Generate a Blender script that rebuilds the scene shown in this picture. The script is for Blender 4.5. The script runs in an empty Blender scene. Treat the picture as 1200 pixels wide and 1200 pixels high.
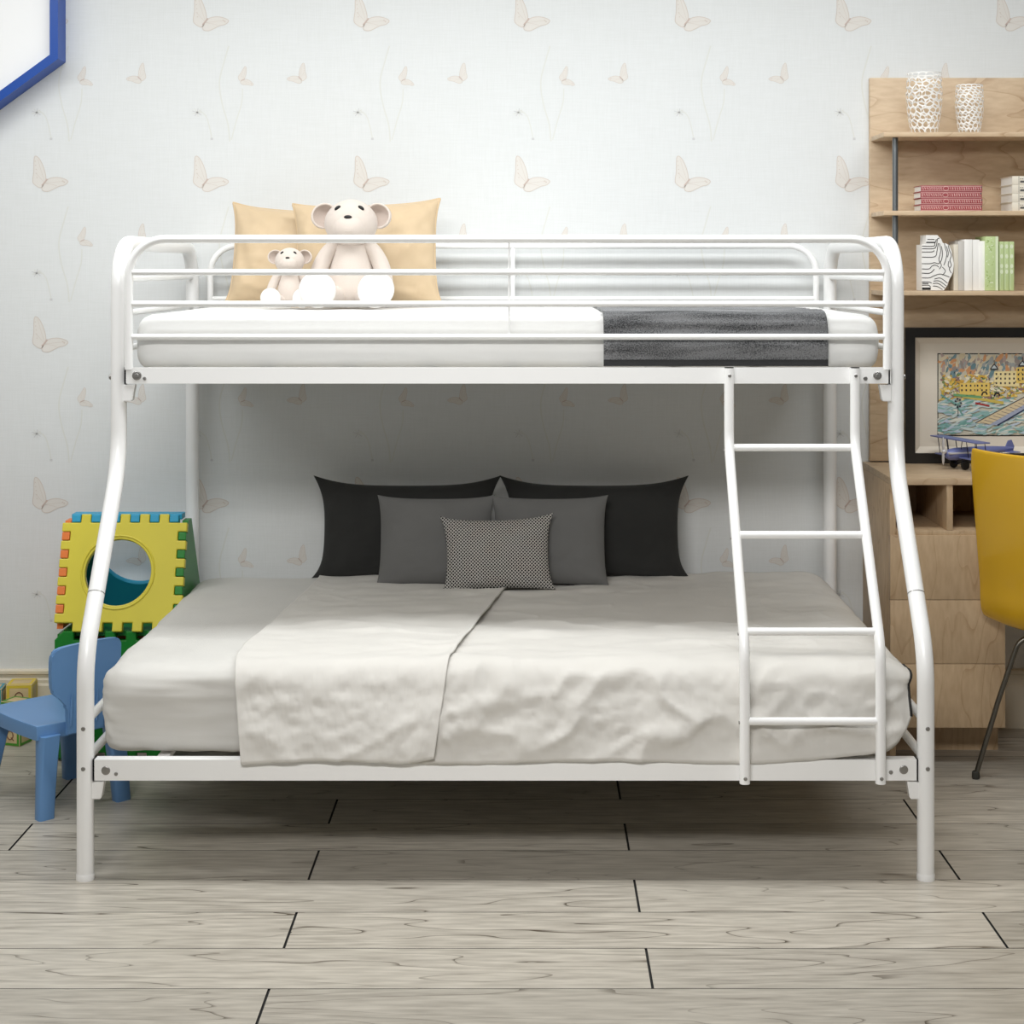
import bpy, bmesh, math, random
from mathutils import Vector, Matrix, noise
PI = math.pi
random.seed(7)
S = bpy.context.scene
COL = S.collection

# ------------------------------------------------------------------ camera, light, exposure
F = 1960.0; VX = 620.0; VY = 312.0; CH = 1.46        # focal length in px, vanishing point, eye height
cam_d = bpy.data.cameras.new('camera'); cam = bpy.data.objects.new('camera', cam_d); COL.objects.link(cam)
cam.location = (0, 0, CH); cam.rotation_euler = (PI/2, 0, 0)
cam_d.sensor_width = 36; cam_d.lens = F/1200*36
cam_d.shift_x = (600-VX)/1200; cam_d.shift_y = -(600-VY)/1200
cam_d.clip_start = 0.05
S.camera = cam

S.view_settings.view_transform = 'Standard'; S.view_settings.look = 'None'
S.view_settings.gamma = 1; S.view_settings.use_curve_mapping = False
S.view_settings.exposure = 0.0

w = bpy.data.worlds.new('world'); S.world = w; w.use_nodes = True
w.node_tree.nodes['Background'].inputs[0].default_value = (0.93, 0.97, 1.0, 1)
w.node_tree.nodes['Background'].inputs[1].default_value = 0.10

def area(name, loc, target, sx, sy, power, col):
    d = bpy.data.lights.new(name, 'AREA'); d.shape = 'RECTANGLE'; d.size = sx; d.size_y = sy
    d.energy = power; d.color = col
    o = bpy.data.objects.new(name, d); COL.objects.link(o); o.location = loc
    o.rotation_euler = (Vector(target)-Vector(loc)).to_track_quat('-Z', 'Y').to_euler()
    return o
area('ceiling_light', (-0.35, 3.95, 2.74), (-0.35, 4.35, 0), 4.7, 0.45, 69, (0.955, 0.98, 0.99))
area('front_light', (-0.5, 0.9, 2.68), (0.1, 4.0, 0.65), 1.8, 0.5, 21, (1.0, 0.985, 0.965)).data.spread = math.radians(80)

def P(px, py, Y): return Vector(((px-VX)*Y/F, Y, CH-(py-VY)*Y/F))
def PXX(px, Y): return (px-VX)*Y/F
def PZ(py, Y): return CH-(py-VY)*Y/F

# ------------------------------------------------------------------ materials
def lin(c):
    return tuple((x/255/12.92 if x/255 <= 0.04045 else ((x/255+0.055)/1.055)**2.4) for x in c)+(1,)
def newmat(name):
    m = bpy.data.materials.new(name); m.use_nodes = True
    nt = m.node_tree; return m, nt, nt.nodes['Principled BSDF']
def N(nt, t, **kw):
    n = nt.nodes.new(t)
    for k, v in kw.items():
        if k.startswith('i_'): n.inputs[int(k[2:])].default_value = v
        else: setattr(n, k, v)
    return n
def coords(nt, sc=(1,1,1), loc=(0,0,0)):
    tc = N(nt, 'ShaderNodeTexCoord'); mp = N(nt, 'ShaderNodeMapping')
    mp.inputs['Scale'].default_value = sc; mp.inputs['Location'].default_value = loc
    nt.links.new(tc.outputs['Object'], mp.inputs['Vector']); return mp.outputs[0]
def simple(name, rgb, rough=0.5, metal=0.0, spec=0.5, bump=0, bscale=200, var=0.0, coat=0, sheen=0):
    m, nt, b = newmat(name); L = nt.links.new
    b.inputs['Base Color'].default_value = lin(rgb); b.inputs['Roughness'].default_value = rough
    b.inputs['Metallic'].default_value = metal; b.inputs['Specular IOR Level'].default_value = spec
    b.inputs['Coat Weight'].default_value = coat; b.inputs['Sheen Weight'].default_value = sheen
    v = coords(nt)
    n = N(nt, 'ShaderNodeTexNoise'); n.inputs['Scale'].default_value = bscale; n.inputs['Detail'].default_value = 4
    L(v, n.inputs['Vector'])
    if bump:
        bp = N(nt, 'ShaderNodeBump'); bp.inputs['Strength'].default_value = bump; bp.inputs['Distance'].default_value = 0.002
        L(n.outputs[0], bp.inputs['Height']); L(bp.outputs[0], b.inputs['Normal'])
    if var:
        mx = N(nt, 'ShaderNodeMix', data_type='RGBA'); mx.inputs[6].default_value = lin(tuple(x*(1-var) for x in rgb))
        mx.inputs[7].default_value = lin(tuple(min(255, x*(1+var)) for x in rgb))
        L(n.outputs[0], mx.inputs[0]); L(mx.outputs[2], b.inputs['Base Color'])
    return m
def fabric(name, rgb, weave=700, strength=0.25, var=0.06, rough=0.9, vscale=(1,1,1)):
    m, nt, b = newmat(name); L = nt.links.new
    b.inputs['Roughness'].default_value = rough; b.inputs['Specular IOR Level'].default_value = 0.2
    b.inputs['Sheen Weight'].default_value = 0.12
    v = coords(nt, vscale)
    w1 = N(nt, 'ShaderNodeTexWave', bands_direction='X'); w1.inputs['Scale'].default_value = weave/3; w1.inputs['Distortion'].default_value = 1.5
    w2 = N(nt, 'ShaderNodeTexWave', bands_direction='Z'); w2.inputs['Scale'].default_value = weave/3; w2.inputs['Distortion'].default_value = 1.5
    n = N(nt, 'ShaderNodeTexNoise'); n.inputs['Scale'].default_value = 60; n.inputs['Detail'].default_value = 6
    n2 = N(nt, 'ShaderNodeTexNoise'); n2.inputs['Scale'].default_value = 9; n2.inputs['Detail'].default_value = 8
    for q in (w1, w2, n, n2): L(v, q.inputs['Vector'])
    a = N(nt, 'ShaderNodeMath', operation='ADD'); L(w1.outputs[1], a.inputs[0]); L(w2.outputs[1], a.inputs[1])
    a2 = N(nt, 'ShaderNodeMath', operation='MULTIPLY_ADD'); L(n.outputs[0], a2.inputs[0]); a2.inputs[1].default_value = 2.5; L(a.outputs[0], a2.inputs[2])
    bp = N(nt, 'ShaderNodeBump'); bp.inputs['Strength'].default_value = strength; bp.inputs['Distance'].default_value = 0.0015
    L(a2.outputs[0], bp.inputs['Height']); L(bp.outputs[0], b.inputs['Normal'])
    mx = N(nt, 'ShaderNodeMix', data_type='RGBA'); mx.inputs[6].default_value = lin(tuple(x*(1-var) for x in rgb))
    mx.inputs[7].default_value = lin(tuple(min(255, x*(1+var)) for x in rgb))
    L(n2.outputs[0], mx.inputs[0]); L(mx.outputs[2], b.inputs['Base Color'])
    return m
def grain(name, base, dark, stretch, nscale, freq, rough=0.45, attr=None, linew=0.12, spec=0.4, amount=0.55, blotch=0.10):
    """wood: contour lines of a stretched noise field give the growth rings"""
    m, nt, b = newmat(name); L = nt.links.new
    b.inputs['Roughness'].default_value = rough; b.inputs['Specular IOR Level'].default_value = spec
    tc = N(nt, 'ShaderNodeTexCoord'); mp = N(nt, 'ShaderNodeMapping'); mp.inputs['Scale'].default_value = stretch
    if attr:
        at = N(nt, 'ShaderNodeAttribute', attribute_name=attr)
        ad = N(nt, 'ShaderNodeVectorMath', operation='MULTIPLY_ADD')
        L(at.outputs['Color'], ad.inputs[0]); ad.inputs[1].default_value = (37, 0.0, 53)
        L(tc.outputs['Object'], ad.inputs[2]); L(ad.outputs[0], mp.inputs['Vector'])
    else: L(tc.outputs['Object'], mp.inputs['Vector'])
    n = N(nt, 'ShaderNodeTexNoise'); n.inputs['Scale'].default_value = nscale; n.inputs['Detail'].default_value = 2.5
    n.inputs['Roughness'].default_value = 0.45; L(mp.outputs[0], n.inputs['Vector'])
    mu = N(nt, 'ShaderNodeMath', operation='MULTIPLY'); L(n.outputs[0], mu.inputs[0]); mu.inputs[1].default_value = freq
    fr = N(nt, 'ShaderNodeMath', operation='FRACT'); L(mu.outputs[0], fr.inputs[0])
    cr = N(nt, 'ShaderNodeValToRGB'); e = cr.color_ramp.elements
    e[0].position = 0; e[0].color = (1,1,1,1); e[1].position = linew; e[1].color = (0.12,0.12,0.12,1)
    e2 = cr.color_ramp.elements.new(linew*3.2); e2.color = (0,0,0,1)
    e3 = cr.color_ramp.elements.new(0.97); e3.color = (0.15,0.15,0.15,1)
    L(fr.outputs[0], cr.inputs[0])
    fine = N(nt, 'ShaderNodeTexNoise'); fine.inputs['Scale'].default_value = nscale*14; fine.inputs['Detail'].default_value = 5; L(mp.outputs[0], fine.inputs['Vector'])
    big = N(nt, 'ShaderNodeTexNoise'); big.inputs['Scale'].default_value = nscale*0.6; L(mp.outputs[0], big.inputs['Vector'])
    m1 = N(nt, 'ShaderNodeMath', operation='MULTIPLY'); L(cr.outputs[0], m1.inputs[0]); m1.inputs[1].default_value = amount
    # fade the lines in and out
    mf = N(nt, 'ShaderNodeMath', operation='MULTIPLY'); L(m1.outputs[0], mf.inputs[0])
    mr = N(nt, 'ShaderNodeMapRange'); mr.inputs[1].default_value = 0.35; mr.inputs[2].default_value = 0.6; mr.inputs[3].default_value = 0.35; mr.inputs[4].default_value = 1.1
    L(big.outputs[0], mr.inputs[0]); L(mr.outputs[0], mf.inputs[1])
    m2 = N(nt, 'ShaderNodeMapRange'); m2.inputs[1].default_value = 0.3; m2.inputs[2].default_value = 0.75; m2.inputs[4].default_value = 0.40; L(fine.outputs[0], m2.inputs[0])
    s = N(nt, 'ShaderNodeMath', operation='ADD', use_clamp=True); L(mf.outputs[0], s.inputs[0]); L(m2.outputs[0], s.inputs[1])
    mx = N(nt, 'ShaderNodeMix', data_type='RGBA'); mx.inputs[6].default_value = lin(base); mx.inputs[7].default_value = lin(dark)
    L(s.outputs[0], mx.inputs[0]); out = mx.outputs[2]
    mb = N(nt, 'ShaderNodeMapRange'); mb.inputs[3].default_value = 1-blotch; mb.inputs[4].default_value = 1+blotch*0.6; L(big.outputs[0], mb.inputs[0])
    val = mb.outputs[0]
    if attr:
        sp = N(nt, 'ShaderNodeSeparateColor'); L(at.outputs['Color'], sp.inputs[0])
        mv = N(nt, 'ShaderNodeMapRange'); mv.inputs[3].default_value = 0.80; mv.inputs[4].default_value = 1.08; L(sp.outputs[1], mv.inputs[0])
        mm = N(nt, 'ShaderNodeMath', operation='MULTIPLY'); L(val, mm.inputs[0]); L(mv.outputs[0], mm.inputs[1]); val = mm.outputs[0]
    hs = N(nt, 'ShaderNodeHueSaturation'); L(out, hs.inputs['Color']); L(val, hs.inputs['Value']); L(hs.outputs[0], b.inputs['Base Color'])
    bp = N(nt, 'ShaderNodeBump'); bp.inputs['Strength'].default_value = 0.12; bp.inputs['Distance'].default_value = 0.001; bp.invert = True
    L(s.outputs[0], bp.inputs['Height']); L(bp.outputs[0], b.inputs['Normal'])
    return m

M = {}
M['white_metal'] = simple('white_powder_coat', (250,250,249), 0.28, 0, 0.5, 0.03, 900)
M['dark'] = simple('dark_gap', (28,27,26), 0.7)
M['bolt'] = simple('zinc_bolt', (165,163,160), 0.35, 0.85)
M['wood'] = grain('pale_wood_horizontal', (214,190,158), (168,134,100), (0.55, 1, 2.2), 2.4, 11, 0.42)
M['woodv'] = grain('pale_wood_vertical', (210,184,150), (164,130,96), (2.4, 2.4, 0.55), 2.2, 12, 0.42)
M['floor'] = grain('ash_plank', (208,201,188), (84,74,60), (0.5, 4.2, 4.2), 1.35, 15, 0.36, 'plank', 0.06, 0.42, 0.85, 0.12)
M['wallbase'] = None
M['chrome'] = simple('dull_steel', (112,108,100), 0.32, 0.9)
M['steel_pole'] = simple('grey_steel_pole', (120,124,126), 0.35, 0.8)
M['black'] = simple('black_paint', (14,14,14), 0.5)
M['inkgrey'] = simple('grey_ink', (90,88,86), 0.7)
M['paper'] = simple('white_paper', (238,236,230), 0.7, var=0.02, bscale=30)
M['side'] = simple('taupe_low_bounce_wall', (150,144,134), 0.9)  # unseen side walls, colour made up dark to cut bounced light
M['ceil'] = simple('ceiling_paint', (205,205,203), 0.9)
M['skirt'] = simple('beige_skirting', (226,216,196), 0.45)
M['hexblue'] = simple('blue_lacquer', (12,72,160), 0.4, 0, 0.5)
M['hexwhite'] = simple('white_board', (250,250,250), 0.3)

# ------------------------------------------------------------------ mesh helpers
def tag(o, label=None, cat=None, group=None, kind=None):
    if label: o['label'] = label
    if cat: o['category'] = cat
    if group: o['group'] = group
    if kind: o['kind'] = kind
    return o
def empty(name, loc=(0,0,0), rz=0):
    o = bpy.data.objects.new(name, None); COL.objects.link(o); o.location = loc; o.rotation_euler = (0,0,rz)
    o.empty_display_size = 0.05; return o
def link(name, bm, mats, parent=None, smooth=True, loc=None, angle=40):
    me = bpy.data.meshes.new(name)
    if name not in ('floor','wall_back','painting','leaf_print','spine_print','spine_ornament','spine_mark'): bmesh.ops.recalc_face_normals(bm, faces=bm.faces)
    bm.to_mesh(me); bm.free()
    if not isinstance(mats, (list, tuple)): mats = [mats]
    for m in mats: me.materials.append(m)
    if smooth:
        for p in me.polygons: p.use_smooth = True
        try: me.set_sharp_from_angle(angle=math.radians(angle))
        except Exception: pass
    o = bpy.data.objects.new(name, me); COL.objects.link(o)
    if parent: o.parent = parent
    if loc is not None: o.location = loc
    return o
def B(): return bmesh.new()
def box(bm, x0, x1, y0, y1, z0, z1, bev=0.0, mi=0, seg=2, mat=None):
    vs = [bm.verts.new((x, y, z)) for x in (x0, x1) for y in (y0, y1) for z in (z0, z1)]
    fs = [bm.faces.new([vs[i] for i in q]) for q in ((0,1,3,2),(4,6,7,5),(0,4,5,1),(2,3,7,6),(0,2,6,4),(1,5,7,3))]
    for f in fs: f.material_index = mi
    if bev:
        es = list({e for f in fs for e in f.edges})
        r = bmesh.ops.bevel(bm, geom=es, offset=bev, segments=seg, affect='EDGES', profile=0.5)
        for f in r['faces']: f.material_index = mi
        vs = list({v for f in r['faces'] for v in f.verts} | {v for v in vs if v.is_valid})
    if mat is not None: bmesh.ops.transform(bm, matrix=mat, verts=[v for v in vs if v.is_valid])
    return vs
def fillet(pts, r, seg=8):
    pts = [Vector(p) for p in pts]; out = [pts[0]]
    for i in range(1, len(pts)-1):
        rr = r[i] if isinstance(r, (list, tuple)) else r
        a = (pts[i-1]-pts[i]).normalized(); b = (pts[i+1]-pts[i]).normalized()
        ang = a.angle(b)
        if ang > PI-0.01 or rr <= 0: out.append(pts[i]); continue
        d = min(rr/math.tan(ang/2), (pts[i-1]-pts[i]).length*0.49, (pts[i+1]-pts[i]).length*0.49)
        p0 = pts[i]+a*d; p2 = pts[i]+b*d; rad = d*math.tan(ang/2)
        c = pts[i]+(a+b).normalized()*(rad/math.sin(ang/2))
        v0 = p0-c; v2 = p2-c; tot = v0.angle(v2); ax = v0.cross(v2).normalized()
        for k in range(seg+1): out.append(c+Matrix.Rotation(tot*k/seg, 3, ax)@v0)
    out.append(pts[-1]); return out
def tube(bm, pts, r, seg=14, cap=True, mi=0, closed=False):
    pts = [Vector(p) for p in pts]; n = len(pts); rings = []
    t0 = (pts[1]-pts[0]).normalized()
    up = Vector((0,0,1)) if abs(t0.z) < 0.9 else Vector((0,1,0))
    nrm = (up-t0*up.dot(t0)).normalized(); prev = t0
    for i, p in enumerate(pts):
        if closed: t = (pts[(i+1) % n]-pts[i-1]).normalized()
        elif i == 0: t = t0
        elif i == n-1: t = (pts[i]-pts[i-1]).normalized()
        else: t = ((pts[i+1]-pts[i]).normalized()+(pts[i]-pts[i-1]).normalized()).normalized()
        ax = prev.cross(t)
        if ax.length > 1e-6: nrm = Matrix.Rotation(prev.angle(t), 3, ax.normalized())@nrm
        nrm = (nrm-t*nrm.dot(t)).normalized(); prev = t; bi = t.cross(nrm)
        rr = r[i] if isinstance(r, (list, tuple)) else r
        rings.append([bm.verts.new(p+(nrm*math.cos(2*PI*k/seg)+bi*math.sin(2*PI*k/seg))*rr) for k in range(seg)])
    m = n if closed else n-1
    for i in range(m):
        a = rings[i]; b = rings[(i+1) % n]
        for k in range(seg):
            f = bm.faces.new((a[k], a[(k+1) % seg], b[(k+1) % seg], b[k])); f.material_index = mi
    if cap and not closed:
        for rg in (rings[0][::-1], rings[-1]): bm.faces.new(rg).material_index = mi
    return rings
def disc(bm, c, axis, r, h, seg=16, mi=0):
    c = Vector(c); a = Vector(axis).normalized()
    tube(bm, [c, c+a*h*0.7, c+a*h], [r, r, r*0.8], seg, True, mi)
def prism(bm, poly, y0, y1, mi=0, bev=0.0, frame=None):
    """polygon in (x,z), extruded from y0 to y1"""
    a = [bm.verts.new((x, y0, z)) for x, z in poly]; b = [bm.verts.new((x, y1, z)) for x, z in poly]
    fs = [bm.faces.new(a), bm.faces.new(b[::-1])]
    n = len(poly)
    for i in range(n): fs.append(bm.faces.new((a[i], b[i], b[(i+1) % n], a[(i+1) % n])))
    for f in fs: f.material_index = mi
    vs = a+b
    if bev:
        es = list(set(list(fs[0].edges)+list(fs[1].edges)))
        r = bmesh.ops.bevel(bm, geom=es, offset=bev, segments=2, affect='EDGES')
        for f in r['faces']: f.material_index = mi
        vs = list({v for f in r['faces'] for v in f.verts} | {v for v in vs if v.is_valid})
    if frame is not None: bmesh.ops.transform(bm, matrix=frame, verts=[v for v in vs if v.is_valid])
    return vs
def lathe(bm, prof, seg=32, c=(0,0,0), mi=0, mat=None):
    rings = []; c = Vector(c)
    for r, z in prof:
        if r < 1e-6: rings.append([bm.verts.new(c+Vector((0,0,z)))])
        else: rings.append([bm.verts.new(c+Vector((r*math.cos(2*PI*k/seg), r*math.sin(2*PI*k/seg), z))) for k in range(seg)])
    for a, b in zip(rings, rings[1:]):
        for k in range(seg):
            k2 = (k+1) % seg
            if len(a) == 1 and len(b) == 1: continue
            if len(a) == 1: f = bm.faces.new((a[0], b[k2], b[k]))
            elif len(b) == 1: f = bm.faces.new((a[k], a[k2], b[0]))
            else: f = bm.faces.new((a[k], a[k2], b[k2], b[k]))
            f.material_index = mi
    vs = [v for rg in rings for v in rg]
    if mat is not None: bmesh.ops.transform(bm, matrix=mat, verts=vs)
    return vs
def ellipsoid(bm, c, rad, rot=None, u=24, v=16, mi=0, fn=None):
    m = Matrix.Translation(c) @ (rot.to_4x4() if rot is not None else Matrix.Identity(4)) @ Matrix.Diagonal((*rad, 1))
    r = bmesh.ops.create_uvsphere(bm, u_segments=u, v_segments=v, radius=1)
    if fn:
        for q in r['verts']: q.co = fn(q.co.copy())
    bmesh.ops.transform(bm, matrix=m, verts=r['verts'])
    for f in {f for q in r['verts'] for f in q.link_faces}: f.material_index = mi
    return r['verts']
def rotX(a): return Matrix.Rotation(a, 3, 'X')
def fbm(x, y, z=0, o=3): return noise.fractal(Vector((x, y, z)), 0.6, 2.0, o)

# ================================================================== THE SETTING
WY = 5.30; XL, XR, YN, ZC = -2.7, 2.7, -0.6, 2.8
# floor: planks in a running bond
bm = B(); lay = None
col_l = bm.loops.layers.float_color.new('plank')
def planks():
    k0 = int((YN-3.98)/0.2)-1
    for k in range(k0, 8):
        ya = 3.98+0.2*k; yb = min(ya+0.2, WY+0.02)
        if yb <= YN or ya >= WY: continue
        off = 0.25+1.55/2 if k % 2 == 0 else 0.25
        n0 = int((XL-off)/1.55)-1
        for j in range(n0, n0+7):
            xa = max(off+1.55*j, XL); xb = min(off+1.55*(j+1), XR)
            if xb-xa < 0.02: continue
            rnd = (random.random(), random.random(), random.random(), 1)
            g = 0.0011; gx = 0.0028
            x0, x1, y0, y1 = xa+gx, xb-gx, ya+g, yb-g
            t = [bm.verts.new(p) for p in ((x0,y0,0),(x1,y0,0),(x1,y1,0),(x0,y1,0))]
            q = [bm.verts.new(v.co+Vector((0,0,-0.004))) for v in t]
            fs = [bm.faces.new(t)]+[bm.faces.new((t[i], q[i], q[(i+1) % 4], t[(i+1) % 4])) for i in range(4)]
            for f in fs:
                f.material_index = 0
                for l in f.loops: l[col_l] = rnd
            for f in fs[1:]: f.material_index = 1
planks()
box(bm, XL-0.1, XR+0.1, YN-0.1, WY+0.1, -0.08, -0.004, mi=1)
tag(link('floor', bm, [M['floor'], M['dark']], smooth=False), kind='structure')

# wallpaper: base colour with woven emboss, print as thin shapes in the same mesh
m, nt, b = newmat('wallpaper'); L = nt.links.new
b.inputs['Roughness'].default_value = 0.75; b.inputs['Specular IOR Level'].default_value = 0.25
v = coords(nt, (60, 60, 60)); n = N(nt, 'ShaderNodeTexNoise'); n.inputs['Scale'].default_value = 4; n.inputs['Detail'].default_value = 4; L(v, n.inputs['Vector'])
v2 = coords(nt, (14, 14, 260)); n2 = N(nt, 'ShaderNodeTexNoise'); n2.inputs['Scale'].default_value = 1; n2.inputs['Detail'].default_value = 3; L(v2, n2.inputs['Vector'])
v3 = coords(nt, (260, 14, 14)); n3 = N(nt, 'ShaderNodeTexNoise'); n3.inputs['Scale'].default_value = 1; n3.inputs['Detail'].default_value = 3; L(v3, n3.inputs['Vector'])
a = N(nt, 'ShaderNodeMath', operation='ADD'); L(n2.outputs[0], a.inputs[0]); L(n3.outputs[0], a.inputs[1])
bp = N(nt, 'ShaderNodeBump'); bp.inputs['Strength'].default_value = 0.15; bp.inputs['Distance'].default_value = 0.001
L(a.outputs[0], bp.inputs['Height']); L(bp.outputs[0], b.inputs['Normal'])
mr = N(nt, 'ShaderNodeMapRange'); mr.inputs[1].default_value = 0.6; mr.inputs[2].default_value = 1.4; L(a.outputs[0], mr.inputs[0])
mx = N(nt, 'ShaderNodeMix', data_type='RGBA'); mx.inputs[6].default_value = lin((222,224,223)); mx.inputs[7].default_value = lin((228,230,230))
L(mr.outputs[0], mx.inputs[0]); L(mx.outputs[2], b.inputs['Base Color'])
M['wallpaper'] = m
M['p_fill'] = simple('print_wing', (225,221,215), 0.75, spec=0.2)
M['p_line'] = simple('print_outline', (213,203,194), 0.75, spec=0.2)
M['p_body'] = simple('print_body', (202,184,175), 0.75, spec=0.2)
M['p_stem'] = simple('print_stem', (221,222,217), 0.75, spec=0.2)
M['p_flower'] = simple('print_flower', (208,208,208), 0.75, spec=0.2)
bm = B()
box(bm, XL, XR, WY, WY+0.1, 0, ZC)
PS = WY/F
def poly_print(pts, mi, dy):
    vs = [bm.verts.new((x, WY-dy, z)) for x, z in pts]
    try: f = bm.faces.new(vs); f.material_index = mi
    except ValueError: pass
def stroke(pts, wd, mi, dy, closed=False):
    n = len(pts); pts = [Vector((p[0], p[1])) for p in pts]
    L_, R_ = [], []
    for i in range(n):
        if closed: t = pts[(i+1) % n]-pts[i-1]
        else: t = pts[min(i+1, n-1)]-pts[max(i-1, 0)]
        if t.length < 1e-9: t = Vector((1, 0))
        t.normalize(); nn = Vector((-t.y, t.x))*wd/2
        ww = wd
        L_.append(bm.verts.new((pts[i].x+nn.x, WY-dy, pts[i].y+nn.y))); R_.append(bm.verts.new((pts[i].x-nn.x, WY-dy, pts[i].y-nn.y)))
    for i in range(n if closed else n-1):
        j = (i+1) % n
        f = bm.faces.new((L_[i], L_[j], R_[j], R_[i])); f.material_index = mi
def cr_spline(pts, closed=True, k=4):
    out = []; n = len(pts); rng = range(n) if closed else range(n-1)
    for i in rng:
        p0 = pts[i-1] if (closed or i > 0) else pts[i]; p1 = pts[i]; p2 = pts[(i+1) % n]
        p3 = pts[(i+2) % n] if (closed or i+2 < n) else p2
        for t in range(k):
            t /= k
            out.append(tuple(0.5*((2*p1[a])+(-p0[a]+p2[a])*t+(2*p0[a]-5*p1[a]+4*p2[a]-p3[a])*t*t+(-p0[a]+3*p1[a]-3*p2[a]+p3[a])*t**3) for a in (0, 1)))
    if not closed: out.append(tuple(pts[-1]))
    return out
W1 = [(22,-8),(16,-42),(4,-66),(-9,-80),(-15,-70),(-13,-30),(-17,-8),(-14,8),(0,10)]
W1b = [(-14,6),(-10,14),(0,20),(8,14),(4,6)]
W2 = [(10,-6),(30,-14),(50,-12),(66,0),(60,8),(42,12),(28,18),(14,22),(4,20),(-4,14)]
# x in units of 1/2 px offsets around the body
def butterfly(cx, cz, s, flip=1, rot=0):
    c, sn = math.cos(rot), math.sin(rot)
    T = lambda p: (cx+flip*(p[0]*c-p[1]*sn)*s*PS, cz-(p[0]*sn+p[1]*c)*s*PS)
    shapes = [[(2,-12),(-4,-40),(-14,-62),(-24,-72),(-30,-66),(-31,-30),(-34,-4),(-28,6),(-14,14),(-6,8)],
              [(6,-8),(26,-14),(46,-12),(62,-4),(54,6),(38,10),(22,18),(8,24),(-6,22),(-8,12)]]
    for sh in shapes:
        q = [T(p) for p in cr_spline(sh, True, 4)]
        poly_print(q, 1, 0.0004); stroke(q, 1.1*s*2*PS*0.9, 2, 0.0007, True)
        for t in (0.3, 0.6):   # veins
            e = sh[3] if t < 0.5 else sh[5]
            stroke([T((0, 2)), T((e[0]*0.55, e[1]*0.55)), T((e[0]*0.85, e[1]*0.9))], 0.8*s*PS, 2, 0.0007)
    for i in range(5):         # rim spots
        p = (-27+1.2*i, -58+11*i); d = 1.6
        poly_print([T((p[0]+d*math.cos(a*PI/3), p[1]+d*math.sin(a*PI/3))) for a in range(6)], 2, 0.0007)
    for p in ((48,-4),(52,-1)):
        poly_print([T((p[0]+2.2*math.cos(a*PI/3), p[1]+2.2*math.sin(a*PI/3))) for a in range(6)], 2, 0.0009)
    stroke([T((6,-10)), T((0,-2)), T((-9,8))], 4.0*s*PS, 3, 0.001)
T0x, T0z, PER = PXX(53, WY), PZ(214, WY), 188.2*PS
for i in range(-1, 7):
    for j in range(-3, 6):
        cx = T0x+i*PER; cz = T0z-j*PER
        if cz > 2.75 or cz < 0.2 or cx > 2.6: continue
        butterfly(cx, cz, 0.43)
        for (dx, dy, s, fl, r) in ((44, 68, 0.21, 1, 0.5), (110, 66, 0.24, -1, 0.1)):
            zz = cz-dy*PS
            if zz > 0.22: butterfly(cx+dx*PS, zz, s, fl, r)
        Q = lambda pts: [(cx+a_*PS, cz-b_*PS) for a_, b_ in pts]
        if cz-150*PS > 0.2:
            stroke(Q(cr_spline([(27,28),(22,45),(16,70),(19,95),(26,120),(28,140)], False)), 1.6*PS, 4, 0.0004)
            stroke(Q(cr_spline([(43,78),(42,95),(36,115),(30,138)], False)), 1.4*PS, 4, 0.0004)
            stroke(Q(cr_spline([(-8,103),(0,110),(4,122),(7,136)], False)), 1.3*PS, 4, 0.0004)
            for a_ in range(9):
                an = a_*2*PI/9
                stroke(Q([(-10, 106), (-10+6*math.cos(an), 106+5*math.sin(an))]), 0.8*PS, 5 if a_ % 2 else 4, 0.0006)
            stroke(Q([(5.5,137),(8.5,137)]), 2.6*PS, 5, 0.0006)
tag(link('wall_back', bm, [M['wallpaper'], M['p_fill'], M['p_line'], M['p_body'], M['p_stem'], M['p_flower']], smooth=False), kind='structure')
bm = B(); box(bm, XL-0.1, XL, YN, WY+0.1, 0, ZC); tag(link('wall_left', bm, M['side'], smooth=False), kind='structure')
bm = B(); box(bm, XR, XR+0.1, YN, WY+0.1, 0, ZC); tag(link('wall_right', bm, M['side'], smooth=False), kind='structure')
bm = B(); box(bm, XL-0.1, XR+0.1, YN, WY+0.1, ZC, ZC+0.08); tag(link('ceiling', bm, M['ceil'], smooth=False), kind='structure')
def skirt(name, x0, x1):
    bm = B()
    prof = [(0,0),(0.018,0),(0.018,0.135),(0.014,0.142),(0.014,0.152),(0.011,0.157),(0.011,0.168),(0.017,0.172),(0.017,0.181),(0.012,0.185),(0,0.185)]
    a_ = [bm.verts.new((x0, WY-d, z)) for d, z in prof]; b_ = [bm.verts.new((x1, WY-d, z)) for d, z in prof]
    for i in range(len(prof)-1): bm.faces.new((a_[i], a_[i+1], b_[i+1], b_[i]))
    bm.faces.new(a_); bm.faces.new(b_[::-1])
    tag(link(name, bm, M['skirt'], smooth=False), kind='structure')
skirt('baseboard_left', XL, 1.045); skirt('baseboard_right', 1.41, XR)

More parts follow.
